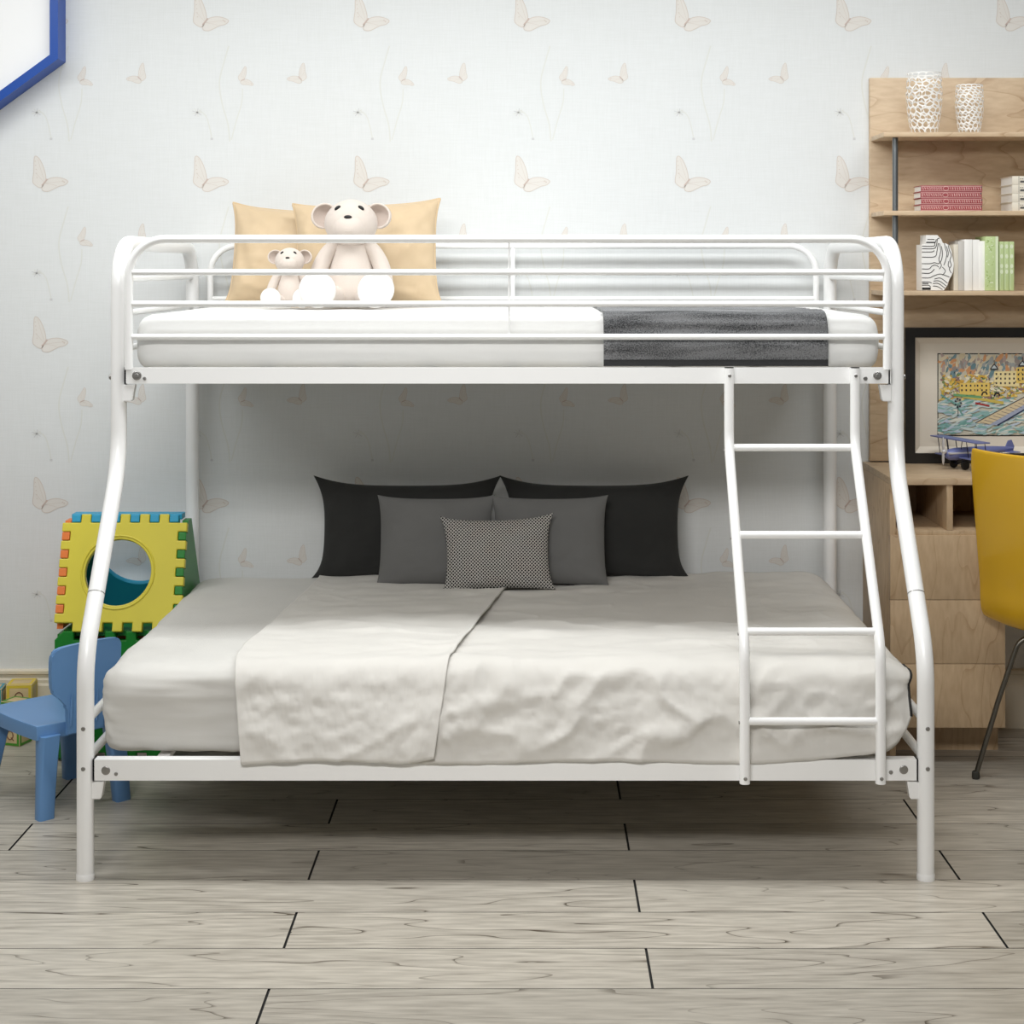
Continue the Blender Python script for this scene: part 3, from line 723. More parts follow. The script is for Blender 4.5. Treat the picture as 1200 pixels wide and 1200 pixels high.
# ================================================================== TEDDY BEARS
M['plush'] = simple('cream_plush', (214,202,192), 0.95, spec=0.15, bump=0.35, bscale=420, sheen=0.3)
M['plushw'] = simple('white_plush', (236,234,230), 0.95, spec=0.15, bump=0.3, bscale=420, sheen=0.3)
M['plushear'] = simple('taupe_plush', (196,182,172), 0.95, spec=0.15, bump=0.3, bscale=420)
M['seam'] = simple('beige_thread', (205,195,184), 0.9)
def bear(loc, s, label, tilt=0.0, yaw=0):
    r = empty('teddy_bear', loc, yaw); tag(r, label, 'teddy bear', )
    K = lambda *a_: Vector(a_)*s
    bm = B()    # torso: pear
    lathe(bm, [(0,0.0),(0.035,0.001),(0.058,0.012),(0.069,0.035),(0.071,0.06),(0.066,0.09),(0.058,0.125),(0.048,0.155),(0.042,0.18),(0.034,0.195),(0,0.2)], 28, (0,0,0))
    for q in bm.verts: q.co = Vector((q.co.x*s, q.co.y*0.82*s, q.co.z*s))
    body = link('body', bm, M['plush'], r, angle=180)
    hc = K(0, -0.012, 0.238)
    H = Matrix.Rotation(-0.35, 3, 'X')       # face turned up
    bm = B()
    def hf(c):
        c = c.copy()
        if c.z > 0: c.x *= 1-0.10*c.z**2
        return c
    ellipsoid(bm, hc, (0.076*s, 0.070*s, 0.068*s), None, 32, 20, fn=hf)
    ellipsoid(bm, hc+K(0,-0.030,-0.012), (0.052*s, 0.050*s, 0.044*s), None, 24, 16)
    head = link('head', bm, M['plush'], r, angle=180)
    bm = B()
    # muzzle seam ring and mouth
    pts = []
    for k in range(40):
        a_ = 2*PI*k/40; d = Vector((math.cos(a_)*0.84, -0.55, math.sin(a_)*0.84-0.12)); d.normalize()
        c = Vector((d.x*0.076, d.y*0.070, d.z*0.068))*s
        pts.append(hc+c*1.0)
    mz = hc+K(0,-0.030,-0.012)
    def onmz(ax, az, k=1.0):
        d = Vector((ax, 0, az)); yy = -math.sqrt(max(0, 1-ax*ax-az*az)); return mz+Vector((ax*0.052, yy*0.050, az*0.044))*s*k
    tube(bm, [onmz(t_/10*0.16, -0.28-0.02*math.cos(t_/10*2)) for t_ in range(-10, 11)], 0.0009*s, 6)
    link('mouth', bm, M['seam'], head, angle=180)
    bm = B()
    e = onmz(-0.03, 0.62, 1.0); ellipsoid(bm, e, (0.0112*s, 0.006*s, 0.0056*s)); link('nose', bm, M['black'], head, angle=180)
    for sx in (-1, 1):
        d = Vector((sx*0.44, -0.66, 0.62)); 
        kk = 1/math.sqrt((d.x)**2+(d.y)**2+(d.z)**2); d = d*kk
        c = hc+Vector((d.x*0.076, d.y*0.072, d.z*0.068))*s
        bm = B(); ellipsoid(bm, c, (0.0052*s, 0.0035*s, 0.0098*s), Matrix.Rotation(-sx*0.95, 3, 'Y')); link('eye', bm, M['black'], head, angle=180)
        bm = B()   # ear: cupped disc
        ec = hc+K(sx*0.077, 0.008, 0.020)
        rings = []
        Rm = Matrix.Rotation(sx*0.35, 3, 'Y') @ Matrix.Rotation(-sx*0.25, 3, 'Z')
        prof = [(0,0.012),(0.018,0.010),(0.028,0.002),(0.033,-0.008),(0.036,-0.012),(0.039,-0.008),(0.038,0.004),(0.030,0.016),(0.016,0.022),(0,0.024)]
        seg = 24; rr = []
        for (q, y) in prof:
            if q == 0: rr.append([bm.verts.new(ec+Rm@Vector((0, y*s, 0)))])
            else: rr.append([bm.verts.new(ec+Rm@Vector((q*s*math.cos(2*PI*k/seg), y*s, q*s*math.sin(2*PI*k/seg)*0.95))) for k in range(seg)])
        for ii, (a_, c_) in enumerate(zip(rr, rr[1:])):
            for k in range(seg):
                k2 = (k+1) % seg
                if len(a_) == 1: f = bm.faces.new((a_[0], c_[k], c_[k2]))
                elif len(c_) == 1: f = bm.faces.new((a_[k], c_[0], a_[k2]))
                else: f = bm.faces.new((a_[k], c_[k], c_[k2], a_[k2]))
                f.material_index = 1 if ii < 3 else 0
        link('ear', bm, [M['plush'], M['plushear']], head, angle=180)
        # arm
        bm = B()
        pa = [K(sx*0.038, 0, 0.180), K(sx*0.062, -0.004, 0.160), K(sx*0.084, -0.012, 0.120), K(sx*0.098, -0.025, 0.08), K(sx*0.104, -0.042, 0.045)]
        cp = cr3(pa, 6); n_ = len(cp)
        tube(bm, cp, [s*(0.012+0.010*math.sin(PI*min(1, (k/(n_-1))*0.9+0.1))+0.004*(k/(n_-1))) for k in range(n_)], 16)
        ellipsoid(bm, cp[-1], (0.019*s,)*3); ellipsoid(bm, cp[0], (0.014*s,)*3)
        link('arm', bm, M['plush'], r, angle=180)
        # leg and big flat sole
        bm = B()
        pl = [K(sx*0.035, -0.03, 0.034), K(sx*0.055, -0.07, 0.032), K(sx*0.068, -0.115, 0.034)]
        tube(bm, cr3(pl, 5), 0.029*s, 16); ellipsoid(bm, pl[-1], (0.03*s,)*3)
        lg = link('leg', bm, M['plush'], r, angle=180)
        bm = B(); ellipsoid(bm, K(sx*0.081, -0.128, 0.050), (0.052*s, 0.021*s, 0.050*s), Matrix.Rotation(0.5 if sx < 0 else -0.4, 3, 'Y') @ Matrix.Rotation(-0.15, 3, 'X'), 28, 18)
        link('foot', bm, M['plushw'], lg, angle=180)
    return r
def cr3(pts, k):
    out = []; n_ = len(pts)
    for i in range(n_-1):
        p0 = pts[max(i-1, 0)]; p1 = pts[i]; p2 = pts[i+1]; p3 = pts[min(i+2, n_-1)]
        for t in range(k):
            t /= k; out.append(0.5*((2*p1)+(-p0+p2)*t+(2*p0-5*p1+4*p2-p3)*t*t+(-p0+3*p1-3*p2+p3)*t**3))
    out.append(pts[-1]); return out
Yb1 = 4.86
bear((PXX(412, Yb1), Yb1, 1.342), 1.02, 'large cream teddy bear sitting on the upper mattress, taller of the two')
bear((PXX(340, 4.82), 4.82, 1.342), 0.56, 'small cream teddy bear sitting left of the large one on the upper mattress')

# ================================================================== HEXAGON WALL PANEL
cx, hw = -1.468-0.32, 0.32; zr = 2.106; zt = 2.40
hexo = [(cx+hw, zr), (cx+hw, zt), (cx, zt+hw*0.727), (cx-hw, zt), (cx-hw, zr), (cx, zr-hw*0.727)]
def inset(poly, d):
    n_ = len(poly); out = []
    for i in range(n_):
        p0, p1, p2 = Vector(poly[i-1]), Vector(poly[i]), Vector(poly[(i+1) % n_])
        a_ = (p1-p0).normalized(); b_ = (p2-p1).normalized()
        n1 = Vector((-a_.y, a_.x)); n2 = Vector((-b_.y, b_.x)); bis = (n1+n2).normalized()
        out.append(tuple(p1+bis*d/max(0.2, bis.dot(n1))))
    return out
hexi = inset(hexo, 0.026); yf = WY-0.088
bm = B()
vo = [bm.verts.new((x, yf, z)) for x, z in hexo]; vb = [bm.verts.new((x, WY-0.001, z)) for x, z in hexo]
vi = [bm.verts.new((x, yf, z)) for x, z in hexi]; vd = [bm.verts.new((x, yf+0.03, z)) for x, z in hexi]
for i in range(6):
    j = (i+1) % 6
    bm.faces.new((vo[i], vb[i], vb[j], vo[j])); bm.faces.new((vo[i], vo[j], vi[j], vi[i])); bm.faces.new((vi[i], vi[j], vd[j], vd[i]))
bm.faces.new(vb)
hx = empty('hexagon_wall_panel', (cx, WY, zr)); tag(hx, 'blue framed white hexagonal panel mounted high on the wall at left', 'wall panel')
o = link('frame', bm, M['hexblue'], hx, smooth=False); o.location = -Vector((cx, WY, zr))
bm = B(); prism(bm, inset(hexo, 0.0265), yf+0.024, yf+0.034); o = link('board', bm, M['hexwhite'], hx, smooth=False); o.location = -Vector((cx, WY, zr))

# ================================================================== SHELF UNIT AND DESK
def child(name, bm, mats, parent, **k):
    bmesh.ops.translate(bm, verts=bm.verts, vec=-parent.location)
    return link(name, bm, mats, parent, **k)
SX0, SX1 = 1.076, 1.98
sh = empty('wall_shelf', (SX0, WY-0.01, 1.0)); tag(sh, 'pale wood wall shelf unit with back panel, standing over the desk', 'shelf')
bm = B(); box(bm, SX0, SX1, WY-0.02, WY-0.001, 0.845, 2.055, 0.0015); child('back_panel', bm, M['wood'], sh)
SHZ = (1.868, 1.629, 1.385)
for z in SHZ:
    bm = B(); box(bm, SX0+0.003, SX1, 5.088, WY-0.0205, z-0.014, z, 0.001); child('shelf_board', bm, M['wood'], sh)
bm = B()
for a_, c_ in ((1.385, 1.615), (1.629, 1.854)): tube(bm, [(1.122, 5.125, a_), (1.122, 5.125, c_)], 0.0088, 16); 
child('support_pole', bm, M['steel_pole'], sh)
DZ = 0.841; DY = 4.89; DX0, DX1 = 1.057, 1.98
dk = empty('desk', (DX0, DY, 0)); tag(dk, 'pale wood desk with open cubbies above three drawers', 'desk')
bm = B(); box(bm, DX0, DX1, DY, WY-0.001, DZ-0.021, DZ, 0.001); child('desk_top', bm, M['wood'], dk)
z_s = PZ(622, DY)
bm = B(); box(bm, DX0, DX0+0.018, DY+0.012, WY-0.003, 0.0, DZ-0.0212, 0.001); child('side_panel', bm, M['woodv'], dk)
CX1 = 1.392
bm = B(); box(bm, DX0+0.0185, DX1, DY+0.004, WY-0.003, z_s-0.014, z_s, 0.001); child('cubby_shelf', bm, M['woodv'], dk)
bm = B(); box(bm, DX0+0.0185, DX1, WY-0.02, WY-0.004, z_s+0.0005, DZ-0.0212); child('cubby_back', bm, M['woodv'], dk)
xd = PXX(1113.5, DY)
for x in (xd, xd+0.20, xd+0.40):
    bm = B(); box(bm, x-0.009, x+0.009, DY+0.004, WY-0.021, z_s+0.0005, DZ-0.0213, 0.001); child('divider', bm, M['woodv'], dk)
bm = B(); box(bm, DX0+0.0185, CX1, DY+0.02, WY-0.02, 0.11, z_s-0.0145); box(bm, CX1-0.016, CX1, DY+0.018, WY-0.02, 0.0, 0.11) if False else None
child('cabinet', bm, M['woodv'], dk)
bm = B(); box(bm, DX0+0.03, PXX(1173, 5.0)+0.005, 5.05, WY-0.03, 0.0, 0.1095); child('plinth', bm, M['woodv'], dk)
bm = B(); box(bm, DX1-0.018, DX1, DY+0.012, WY-0.003, 0, z_s-0.0145, 0.001); child('side_panel', bm, M['woodv'], dk)
zz = [PZ(q, DY) for q in (627, 703, 778, 853)]
for a_, c_ in zip(zz, zz[1:]):
    bm = B(); box(bm, DX0-0.001, CX1, DY-0.001, DY+0.0195, c_+0.0008, a_-0.0008, 0.0008); child('drawer', bm, M['woodv'], dk)

# vases --------------------------------------------------------------
M['ceramic'] = simple('white_ceramic', (244,242,238), 0.3, spec=0.5)
def vase(x, y, z, rad, h, seed, label):
    random.seed(seed); bm = B(); nu_, nv_ = 15, 9
    def prof(t): return rad*(0.64+0.36*math.sin(min(1, t*1.25+0.12)*PI/2)) * (1-0.06*max(0, t-0.7)/0.3)
    # jittered hexagonal cell corners
    V = {}
    def pt(i, j):
        i %= 2*nu_
        if (i, j) in V: return V[(i, j)]
        t = j/(nv_); jit = 0.0 if j in (0, nv_) else 1
        ang = (i+random.uniform(-0.42, 0.42)*jit)*PI/nu_
        # hex zigzag
        zo = (-0.17 if (i+j) % 2 else 0.17)/nv_*jit
        tt = min(1, max(0, t+zo+random.uniform(-0.22, 0.22)/nv_*jit))
        r_ = prof(tt); V[(i, j)] = bm.verts.new((x+r_*math.cos(ang), y+r_*math.sin(ang), z+tt*h)); return V[(i, j)]
    faces = []
    for j in range(nv_):
        for i in range(2*nu_):
            if (i+j) % 2 == 0:
                q = [pt(i, j), pt(i+1, j), pt(i+2, j), pt(i+2, j+1), pt(i+1, j+1), pt(i, j+1)]
                faces.append(bm.faces.new(q))
    bmesh.ops.inset_individual(bm, faces=faces, thickness=0.0048*rad/0.05, use_even_offset=True)
    bmesh.ops.delete(bm, geom=faces, context='FACES')
    ring = [bm.verts.new((x+prof(0)*0.95*math.cos(a_*PI/nu_), y+prof(0)*0.95*math.sin(a_*PI/nu_), z+0.001)) for a_ in range(2*nu_)]
    bm.faces.new(ring)
    o = link('vase', bm, M['ceramic'], angle=180)
    md = o.modifiers.new('wall', 'SOLIDIFY'); md.thickness = 0.0035; md.offset = 0
    md = o.modifiers.new('smooth', 'SUBSURF'); md.levels = 2; md.render_levels = 2
    return tag(o, label, 'vase')
vase(PXX(1083, 5.18), 5.18, 1.8695, 0.056, 0.187, 4, 'taller white openwork ceramic vase on the top shelf')
vase(PXX(1136, 5.18), 5.18, 1.8695, 0.044, 0.150, 9, 'shorter white openwork ceramic vase on the top shelf')
random.seed(99)

# books --------------------------------------------------------------
def col(name, rgb, rough=0.6, var=0.0, bscale=60): return simple(name, rgb, rough, var=var, bscale=bscale)
M['redc'] = col('red_cover', (158,74,78)); M['pinkc'] = col('pink_ornament', (226,190,184)); M['greenc'] = col('light_green_cover', (190,208,150))
M['greenp'] = col('green_pattern', (222,232,200)); M['whitec'] = col('white_cover', (240,238,234)); M['greyc'] = col('grey_cover', (198,194,188))
M['creamc'] = col('cream_cover', (224,216,200)); M['greend'] = col('leaf_green', (160,184,110))
def book_lying(x0, x1, y0, y1, z0, h, cover, name='book', label='', group=None):
    e = empty(name, ((x0+x1)/2, (y0+y1)/2, z0)); tag(e, label, 'book', group)
    t = 0.0016
    bm = B(); box(bm, x0, x1, y0, y1, z0, z0+t, 0.0004); box(bm, x0, x1, y0, y1, z0+h-t, z0+h, 0.0004); box(bm, x0, x1, y0, y0+t, z0+t*0.5, z0+h-t*0.5, 0.0004)
    child('cover', bm, cover, e)
    bm = B(); box(bm, x0+0.003, x1-0.003, y0+t, y1-0.003, z0+t, z0+h-t); child('pages', bm, M['paper'], e, smooth=False)
    return e
def book_upright(x0, x1, y0, y1, z0, h, cover, label='', group=None):
    e = empty('book', ((x0+x1)/2, (y0+y1)/2, z0)); tag(e, label, 'book', group); t = 0.0014
    bm = B(); box(bm, x0, x0+t, y0, y1, z0, z0+h, 0.0004); box(bm, x1-t, x1, y0, y1, z0, z0+h, 0.0004); box(bm, x0+t*0.5, x1-t*0.5, y0, y0+t, z0, z0+h, 0.0004)
    child('cover', bm, cover, e)
    bm = B(); box(bm, x0+t, x1-t, y0+t, y1-0.002, z0+0.002, z0+h-0.002); child('pages', bm, M['paper'], e, smooth=False)
    return e
pos = ('lowest of the four red books stacked on the middle shelf', 'second red book from the bottom of the stack on the middle shelf',
       'second red book from the top of the stack on the middle shelf', 'topmost of the four red books stacked on the middle shelf')
X0, X1 = PXX(1079, 5.12), PXX(1151, 5.12)
for k in range(4):
    hh = 0.0192; z = 1.6295+k*(hh+0.0004); dx = (0, 0.0012, -0.001, 0.0006)[k]
    e = book_lying(X0+dx, X1+dx, 5.12, 5.22, z, hh, M['redc'], label=pos[k], group='red books on the middle shelf')
    bm = B(); yy = 5.1198
    def q4(a_, b_, c_, d_, mi=0): 
        f = bm.faces.new([bm.verts.new(p) for p in ((a_, yy, c_), (b_, yy, c_), (b_, yy, d_), (a_, yy, d_))]); f.material_index = mi
    q4(X0+dx+0.001, X1+dx-0.002, z+hh-0.0034, z+hh-0.0022)
    q4(X0+dx+0.001, X1+dx-0.002, z+0.0018, z+0.0028)
    for i in range(26):     # interlaced ornament along the spine
        cxx = X0+dx+0.006+i*(X1-X0-0.012)/25
        if abs(i-10) < 2: continue
        w2 = 0.0022 if i < 9 else 0.0012; a0 = random.uniform(0, 3)
        pts = [Vector((cxx+w2*math.cos(a0+a_), yy-0.0002, z+hh*0.5+0.0042*math.sin(a_))) for a_ in (k2*2*PI/8 for k2 in range(8))]
        tube(bm, pts, 0.0006, 4, closed=True)
    pts = [Vector((X0+dx+0.006+10*(X1-X0-0.012)/25+0.0085*math.cos(a_), yy-0.0002, z+hh*0.5+0.0062*math.sin(a_))) for a_ in (k2*2*PI/16 for k2 in range(16))]
    tube(bm, pts, 0.0007, 4, closed=True)
    child('spine_ornament', bm, M['pinkc'], e)
    bm = B(); q4(X1+dx-0.0045, X1+dx-0.001, z+hh*0.6, z+hh*0.85); child('spine_mark', bm, M['inkgrey'], e)
pos = ('lowest of the white books stacked at the right end of the middle shelf', 'second from the bottom of the white books at the right of the middle shelf',
       'second from the top of the white books at the right of the middle shelf', 'topmost white book of the stack at the right of the middle shelf')
X0, X1 = PXX(1184, 5.13), PXX(1184, 5.13)+0.17
for k in range(4):
    hh = 0.0262; z = 1.6295+k*(hh+0.0004)
    e = book_lying(X0, X1, 5.11, 5.245, z, hh, M['creamc'], label=pos[k], group='white books lying on the middle shelf')
    bm = B(); yy = 5.1097; xs = X0+0.021
    def q4(a_, b_, c_, d_, mi=0):
        f = bm.faces.new([bm.verts.new(p) for p in ((a_, yy, c_), (b_, yy, c_), (b_, yy, d_), (a_, yy, d_))]); f.material_index = mi
    q4(xs-0.0014, xs, z+0.001, z+hh-0.001, 0); q4(xs+0.003, xs+0.07, z+0.006, z+0.0125, 0)
    for i in range(9): q4(xs+0.003+i*0.006, xs+0.0065+i*0.006, z+0.0165, z+0.0185, 1)
    child('spine_print', bm, [M['inkgrey'], M['black']], e, smooth=False)
# lower shelf books
def up(px0, px1, pyt, cover, lab, y0=5.125, depth=0.12, grp=None):
    return book_upright(PXX(px0, y0)+0.0003, PXX(px1, y0)-0.0003, y0, y0+depth, 1.3855, PZ(pyt, y0)-1.3855, cover, lab, grp)
up(1117.5, 1123, 286.5, M['creamc'], 'thin cream book next to the patterned bookend on the lowest shelf')
wb = up(1123, 1130, 282.5, M['greyc'], 'grey book among the white ones on the lowest shelf, its spine top darker')
up(1130, 1139.5, 280.5, M['whitec'], 'thick white book standing directly right of the grey book')
up(1139.5, 1148, 280.8, M['whitec'], 'second thick white book, in the middle of the standing row', 5.128)
up(1148, 1155, 282.5, M['whitec'], 'white book standing beside the tall green patterned book')
gb = up(1155, 1170.3, 277, M['greenc'], 'tallest green leaf patterned book with white spine edge on the lowest shelf', 5.115)
g3 = [up(1171+5.9*k, 1176.7+5.9*k, 283, M['greenc'], lab, 5.12, grp='slim green books on the lowest shelf')
      for k, lab in enumerate(('slim green book touching the tall green book, first of three alike', 'middle one of the three slim green books', 'slim green book at the right end of the standing row'))]
bm = B(); random.seed(5); xa, xb = PXX(1155, 5.115)+0.001, PXX(1165, 5.115); zt_ = PZ(277, 5.115)
for i in range(42):
    cx_ = random.uniform(xa+0.002, xb-0.002); cz_ = random.uniform(1.39, zt_-0.006); a0 = random.uniform(0, PI); rr = random.uniform(0.002, 0.0045)
    vs = [bm.verts.new((cx_+rr*math.cos(t_)*math.cos(a0)-rr*0.4*math.sin(t_)*math.sin(a0), 5.1147-i*0.000002, cz_+rr*math.cos(t_)*math.sin(a0)+rr*0.4*math.sin(t_)*math.cos(a0))) for t_ in (k*PI/3 for k in range(6))]
    f = bm.faces.new(vs); f.material_index = i % 2
f = bm.faces.new([bm.verts.new(p) for p in ((xb+0.004, 5.1146, 1.386), (PXX(1169.5, 5.115), 5.1146, 1.386), (PXX(1169.5, 5.115), 5.1146, zt_), (xb+0.004, 5.1146, zt_))]); f.material_index = 0
child('leaf_print', bm, [M['greenp'], M['greend']], gb, smooth=False)
for e, k in zip(g3, range(3)):
    xa, xb = PXX(1171+5.9*k, 5.12)+0.002, PXX(1176.7+5.9*k, 5.12)-0.002; bm = B()
    for zz_ in (0.135, 0.105, 0.075, 0.058):
        pts = [((xa+xb)/2+0.0045*math.cos(t_), 1.3855+zz_+0.007*math.sin(t_)) for t_ in (q*PI/5 for q in range(10))]
        bm.faces.new([bm.verts.new((x, 5.1197, z)) for x, z in pts])
    bm.faces.new([bm.verts.new(p) for p in ((xa, 5.1197, 1.39), (xa+0.0012, 5.1197, 1.39), (xa+0.0012, 5.1197, 1.53), (xa, 5.1197, 1.53))])
    child('spine_print', bm, M['greenp'], e, smooth=False)
# bookend with carved black lines
def C5(x, y): return (PXX(1060+x/8.57, 5.115), PZ(250+y/8.57, 5.115))
outl = [(175,772),(175,310),(215,310),(215,215),(330,215),(372,258),(382,300),(415,296),(450,318),(476,380),(484,440),(497,500),(488,590),(470,630),(446,660),(432,720),(396,772)]
be = empty('bookend', (C5(330, 772)[0], 5.15, 1.3855)); tag(be, 'white brain-shaped bookend with black wavy lines at the left of the lowest shelf', 'bookend')
bm = B(); prism(bm, [C5(*p) for p in outl], 5.115, 5.19, bev=0.0012)
mz_ = min(v_.co.z for v_ in bm.verts)
for v_ in bm.verts: v_.co.z += 1.3856-mz_
child('body', bm, M['whitec'], be, smooth=False)
bm = B()
ls = [[(175,330),(290,330),(305,300),(320,260)], [(175,355),(285,355),(318,330),(330,260),(350,250)], [(175,388),(270,388),(300,375)], [(175,440),(280,440),(315,425),(325,380),(340,300)],
      [(175,505),(260,505),(300,495),(340,505),(370,470),(380,400),(370,330)], [(175,558),(245,558),(275,530),(310,520),(345,540)], [(175,600),(255,600),(300,560)],
      [(175,648),(250,648),(290,630),(350,610),(400,620),(450,640)], [(175,690),(245,690),(270,700)], [(175,722),(240,722),(262,740)],
      [(400,300),(410,350),(425,400),(415,460),(395,520)], [(440,320),(450,370),(470,420),(455,470),(470,520),(450,560),(470,600)], [(420,330),(440,400),(430,440)],
      [(380,540),(410,580),(380,620)], [(355,420),(345,470),(370,520),(350,560)], [(300,660),(360,650),(430,700)], [(290,680),(350,680),(420,730)], [(285,705),(340,705),(405,752)], [(285,730),(330,735),(380,765)],
      [(230,262),(300,262)], [(350,300),(362,380),(345,450)], [(445,480),(438,520),(450,545)]]
for l_ in ls:
    p2 = cr_spline([C5(*p) for p in l_], False, 5)
    tube(bm, [Vector((a_, 5.1148, c_)) for a_, c_ in p2], 0.0011, 5)
for a_, c_ in (((176,768),(262,745)), ((218,298),(304,286)), ((178,708),(240,700))):
    x0_, z0_ = C5(*a_); x1_, z1_ = C5(*c_); box(bm, x0_, x1_, 5.1142, 5.1152, min(z0_, z1_), max(z0_, z1_))
child('line_relief', bm, M['black'], be)

# framed artwork ------------------------------------------------------
FY = 5.245
fr = empty('framed_picture', (PXX(1160, FY), FY, DZ+0.001)); tag(fr, 'black framed colourful town painting with wide cream mat, standing on the desk', 'picture')
fx0, fx1, fz0, fz1 = PXX(1061, FY), PXX(1061, FY)+0.70, DZ+0.0015, PZ(384, FY); fw = 0.031
bm = B()
def frame_ring(bm, x0, x1, z0, z1, w_, ya, yb, mi=0, chamf=0.0):
    o4 = [(x0,z0),(x1,z0),(x1,z1),(x0,z1)]; i4 = [(x0+w_,z0+w_),(x1-w_,z0+w_),(x1-w_,z1-w_),(x0+w_,z1-w_)]
    A_ = [bm.verts.new((x, ya, z)) for x, z in o4]; Bq = [bm.verts.new((x, ya+chamf, z)) for x, z in i4]
    C_ = [bm.verts.new((x, yb, z)) for x, z in o4]; D_ = [bm.verts.new((x, yb, z)) for x, z in i4]
    for i in range(4):
        j = (i+1) % 4
        for q in ((A_[i],A_[j],Bq[j],Bq[i]), (A_[i],C_[i],C_[j],A_[j]), (Bq[i],Bq[j],D_[j],D_[i]), (C_[i],D_[i],D_[j],C_[j])): bm.faces.new(q).material_index = mi
frame_ring(bm, fx0, fx1, fz0, fz1, fw, FY, FY+0.033)
child('frame', bm, simple('black_frame', (38,37,36), 0.35), fr, smooth=False)
bm = B(); mx0, mx1, mz0, mz1 = fx0+fw, fx1-fw, fz0+fw, fz1-fw
ax0, ax1, az0, az1 = PXX(1098.5, FY+0.02), fx1-fw-0.07, PZ(511, FY+0.02), PZ(414, FY+0.02)
frame_ring(bm, mx0, mx1, mz0, mz1, 0.019, FY+0.006, FY+0.03, 0, 0.014)
box(bm, mx0, mx1, FY+0.0205, FY+0.030, mz0, mz1)
child('mat_board', bm, simple('cream_mat', (226,217,202), 0.8), fr, smooth=False)
# painting: strokes of paint as one flat mesh with its colours per face
m, nt, b = newmat('oil_paint'); at = N(nt, 'ShaderNodeAttribute', attribute_name='paint'); nt.links.new(at.outputs['Color'], b.inputs['Base Color']); b.inputs['Roughness'].default_value = 0.6
bm = B(); cl = bm.loops.layers.float_color.new('paint'); random.seed(12); layer = [0]
AW, AH = ax1-ax0, az1-az0
def face(pts, rgb):
    layer[0] += 1; y = FY+0.0196-layer[0]*0.000002
    try: f = bm.faces.new([bm.verts.new((ax0+max(0, min(1, u))*AW, y, az1-max(0, min(1, v_))*AH)) for u, v_ in pts])
    except ValueError: return
    c = lin(rgb)
    for l in f.loops: l[cl] = c
AR = AW/AH
def dab(u, v_, l_, w_, ang, rgb):
    c, s_ = math.cos(ang), math.sin(ang)
    pts = [(-1,-0.5),(-0.4,-1),(0.5,-0.9),(1,-0.3),(0.9,0.5),(0.2,1),(-0.6,0.8)]
    face([(u+(x*l_*c-y*w_*s_)/AR, v_+(x*l_*s_+y*w_*c)) for x, y in pts], rgb)
def lineuv(pts, w_, rgb):
    for (a_, b_), (c_, d_) in zip(pts, pts[1:]):
        dx, dy = (c_-a_)*AR, d_-b_; L_ = math.hypot(dx, dy) or 1; nx, ny = -dy/L_*w_/2, dx/L_*w_/2
        face([(a_+nx/AR, b_+ny), (c_+nx/AR, d_+ny), (c_-nx/AR, d_-ny), (a_-nx/AR, b_-ny)], rgb)
face([(-0.01,-0.01),(1.01,-0.01),(1.01,1.01),(-0.01,1.01)], (38,36,34))
face([(0.006,0.012),(0.994,0.012),(0.994,0.985),(0.006,0.985)], (206,200,182))
R_ = random
sky = [(120,146,152),(206,150,104),(198,190,170),(160,164,162),(216,202,172),(104,134,140),(176,156,148),(206,192,160),(150,140,134)]
for i in range(420): dab(R_.uniform(0.02,0.98), R_.uniform(0.03,0.28), R_.uniform(0.02,0.07), R_.uniform(0.010,0.030), R_.uniform(-2.2,-0.4), R_.choice(sky))
town = [(222,186,84),(232,204,120),(206,160,66),(226,214,186),(120,140,84),(150,116,110),(236,226,196),(198,170,70)]
for i in range(800):
    u = R_.uniform(0.02, 0.98); v_ = R_.uniform(0.26, 0.56)+(-0.08 if 0.5 < u < 0.8 else 0)
    dab(u, v_, R_.uniform(0.012,0.04), R_.uniform(0.006,0.018), R_.uniform(-0.9,0.9), R_.choice(town))
water = [(168,196,196),(198,212,208),(140,180,176),(220,220,206),(120,168,160),(186,200,214)]
for i in range(520):
    u = R_.uniform(0.0, 1); v_ = R_.uniform(0.56, 0.97)
    dab(u, v_, R_.uniform(0.03,0.10), R_.uniform(0.006,0.018), R_.uniform(-0.6,0.2), R_.choice(water))
for (u0, v0, u1, v1) in ((0.36,0.22,0.52,0.40),(0.50,0.17,0.60,0.36),(0.14,0.36,0.26,0.5),(0.24,0.36,0.33,0.52),(0.60,0.30,0.68,0.45)):
    face([(u0,v0),(u1,v0-0.01),(u1,v1),(u0,v1)], R_.choice([(228,196,104),(234,216,160),(222,184,90)]))
    nx_ = int((u1-u0)/0.028); 
    for a_ in range(nx_):
        for c_ in range(int((v1-v0)/0.055)):
            uu, vv = u0+0.014+a_*0.028, v0+0.03+c_*0.055; face([(uu-0.005,vv-0.012),(uu+0.005,vv-0.012),(uu+0.005,vv+0.012),(uu-0.005,vv+0.012)], (50,44,48))
for (u, v_) in ((0.36,0.13),(0.54,0.09),(0.60,0.06)):     # onion-ish roofs
    face([(u-0.025,v_+0.06),(u,v_),(u+0.025,v_+0.06)], (196,206,206)); lineuv([(u-0.025,v_+0.06),(u,v_),(u+0.025,v_+0.06),(u-0.025,v_+0.06)], 0.012, (36,36,44)); lineuv([(u,v_),(u,v_-0.05)], 0.008, (36,36,44))
face([(0.24,0.84),(0.62,0.46),(0.68,0.50),(0.36,0.86)], (214,196,160)); face([(0.33,0.86),(0.66,0.50),(0.69,0.53),(0.38,0.87)], (160,168,190))
lineuv([(0.24,0.84),(0.62,0.46)], 0.012, (90,80,76)); lineuv([(0.38,0.87),(0.69,0.53)], 0.018, (44,56,84))
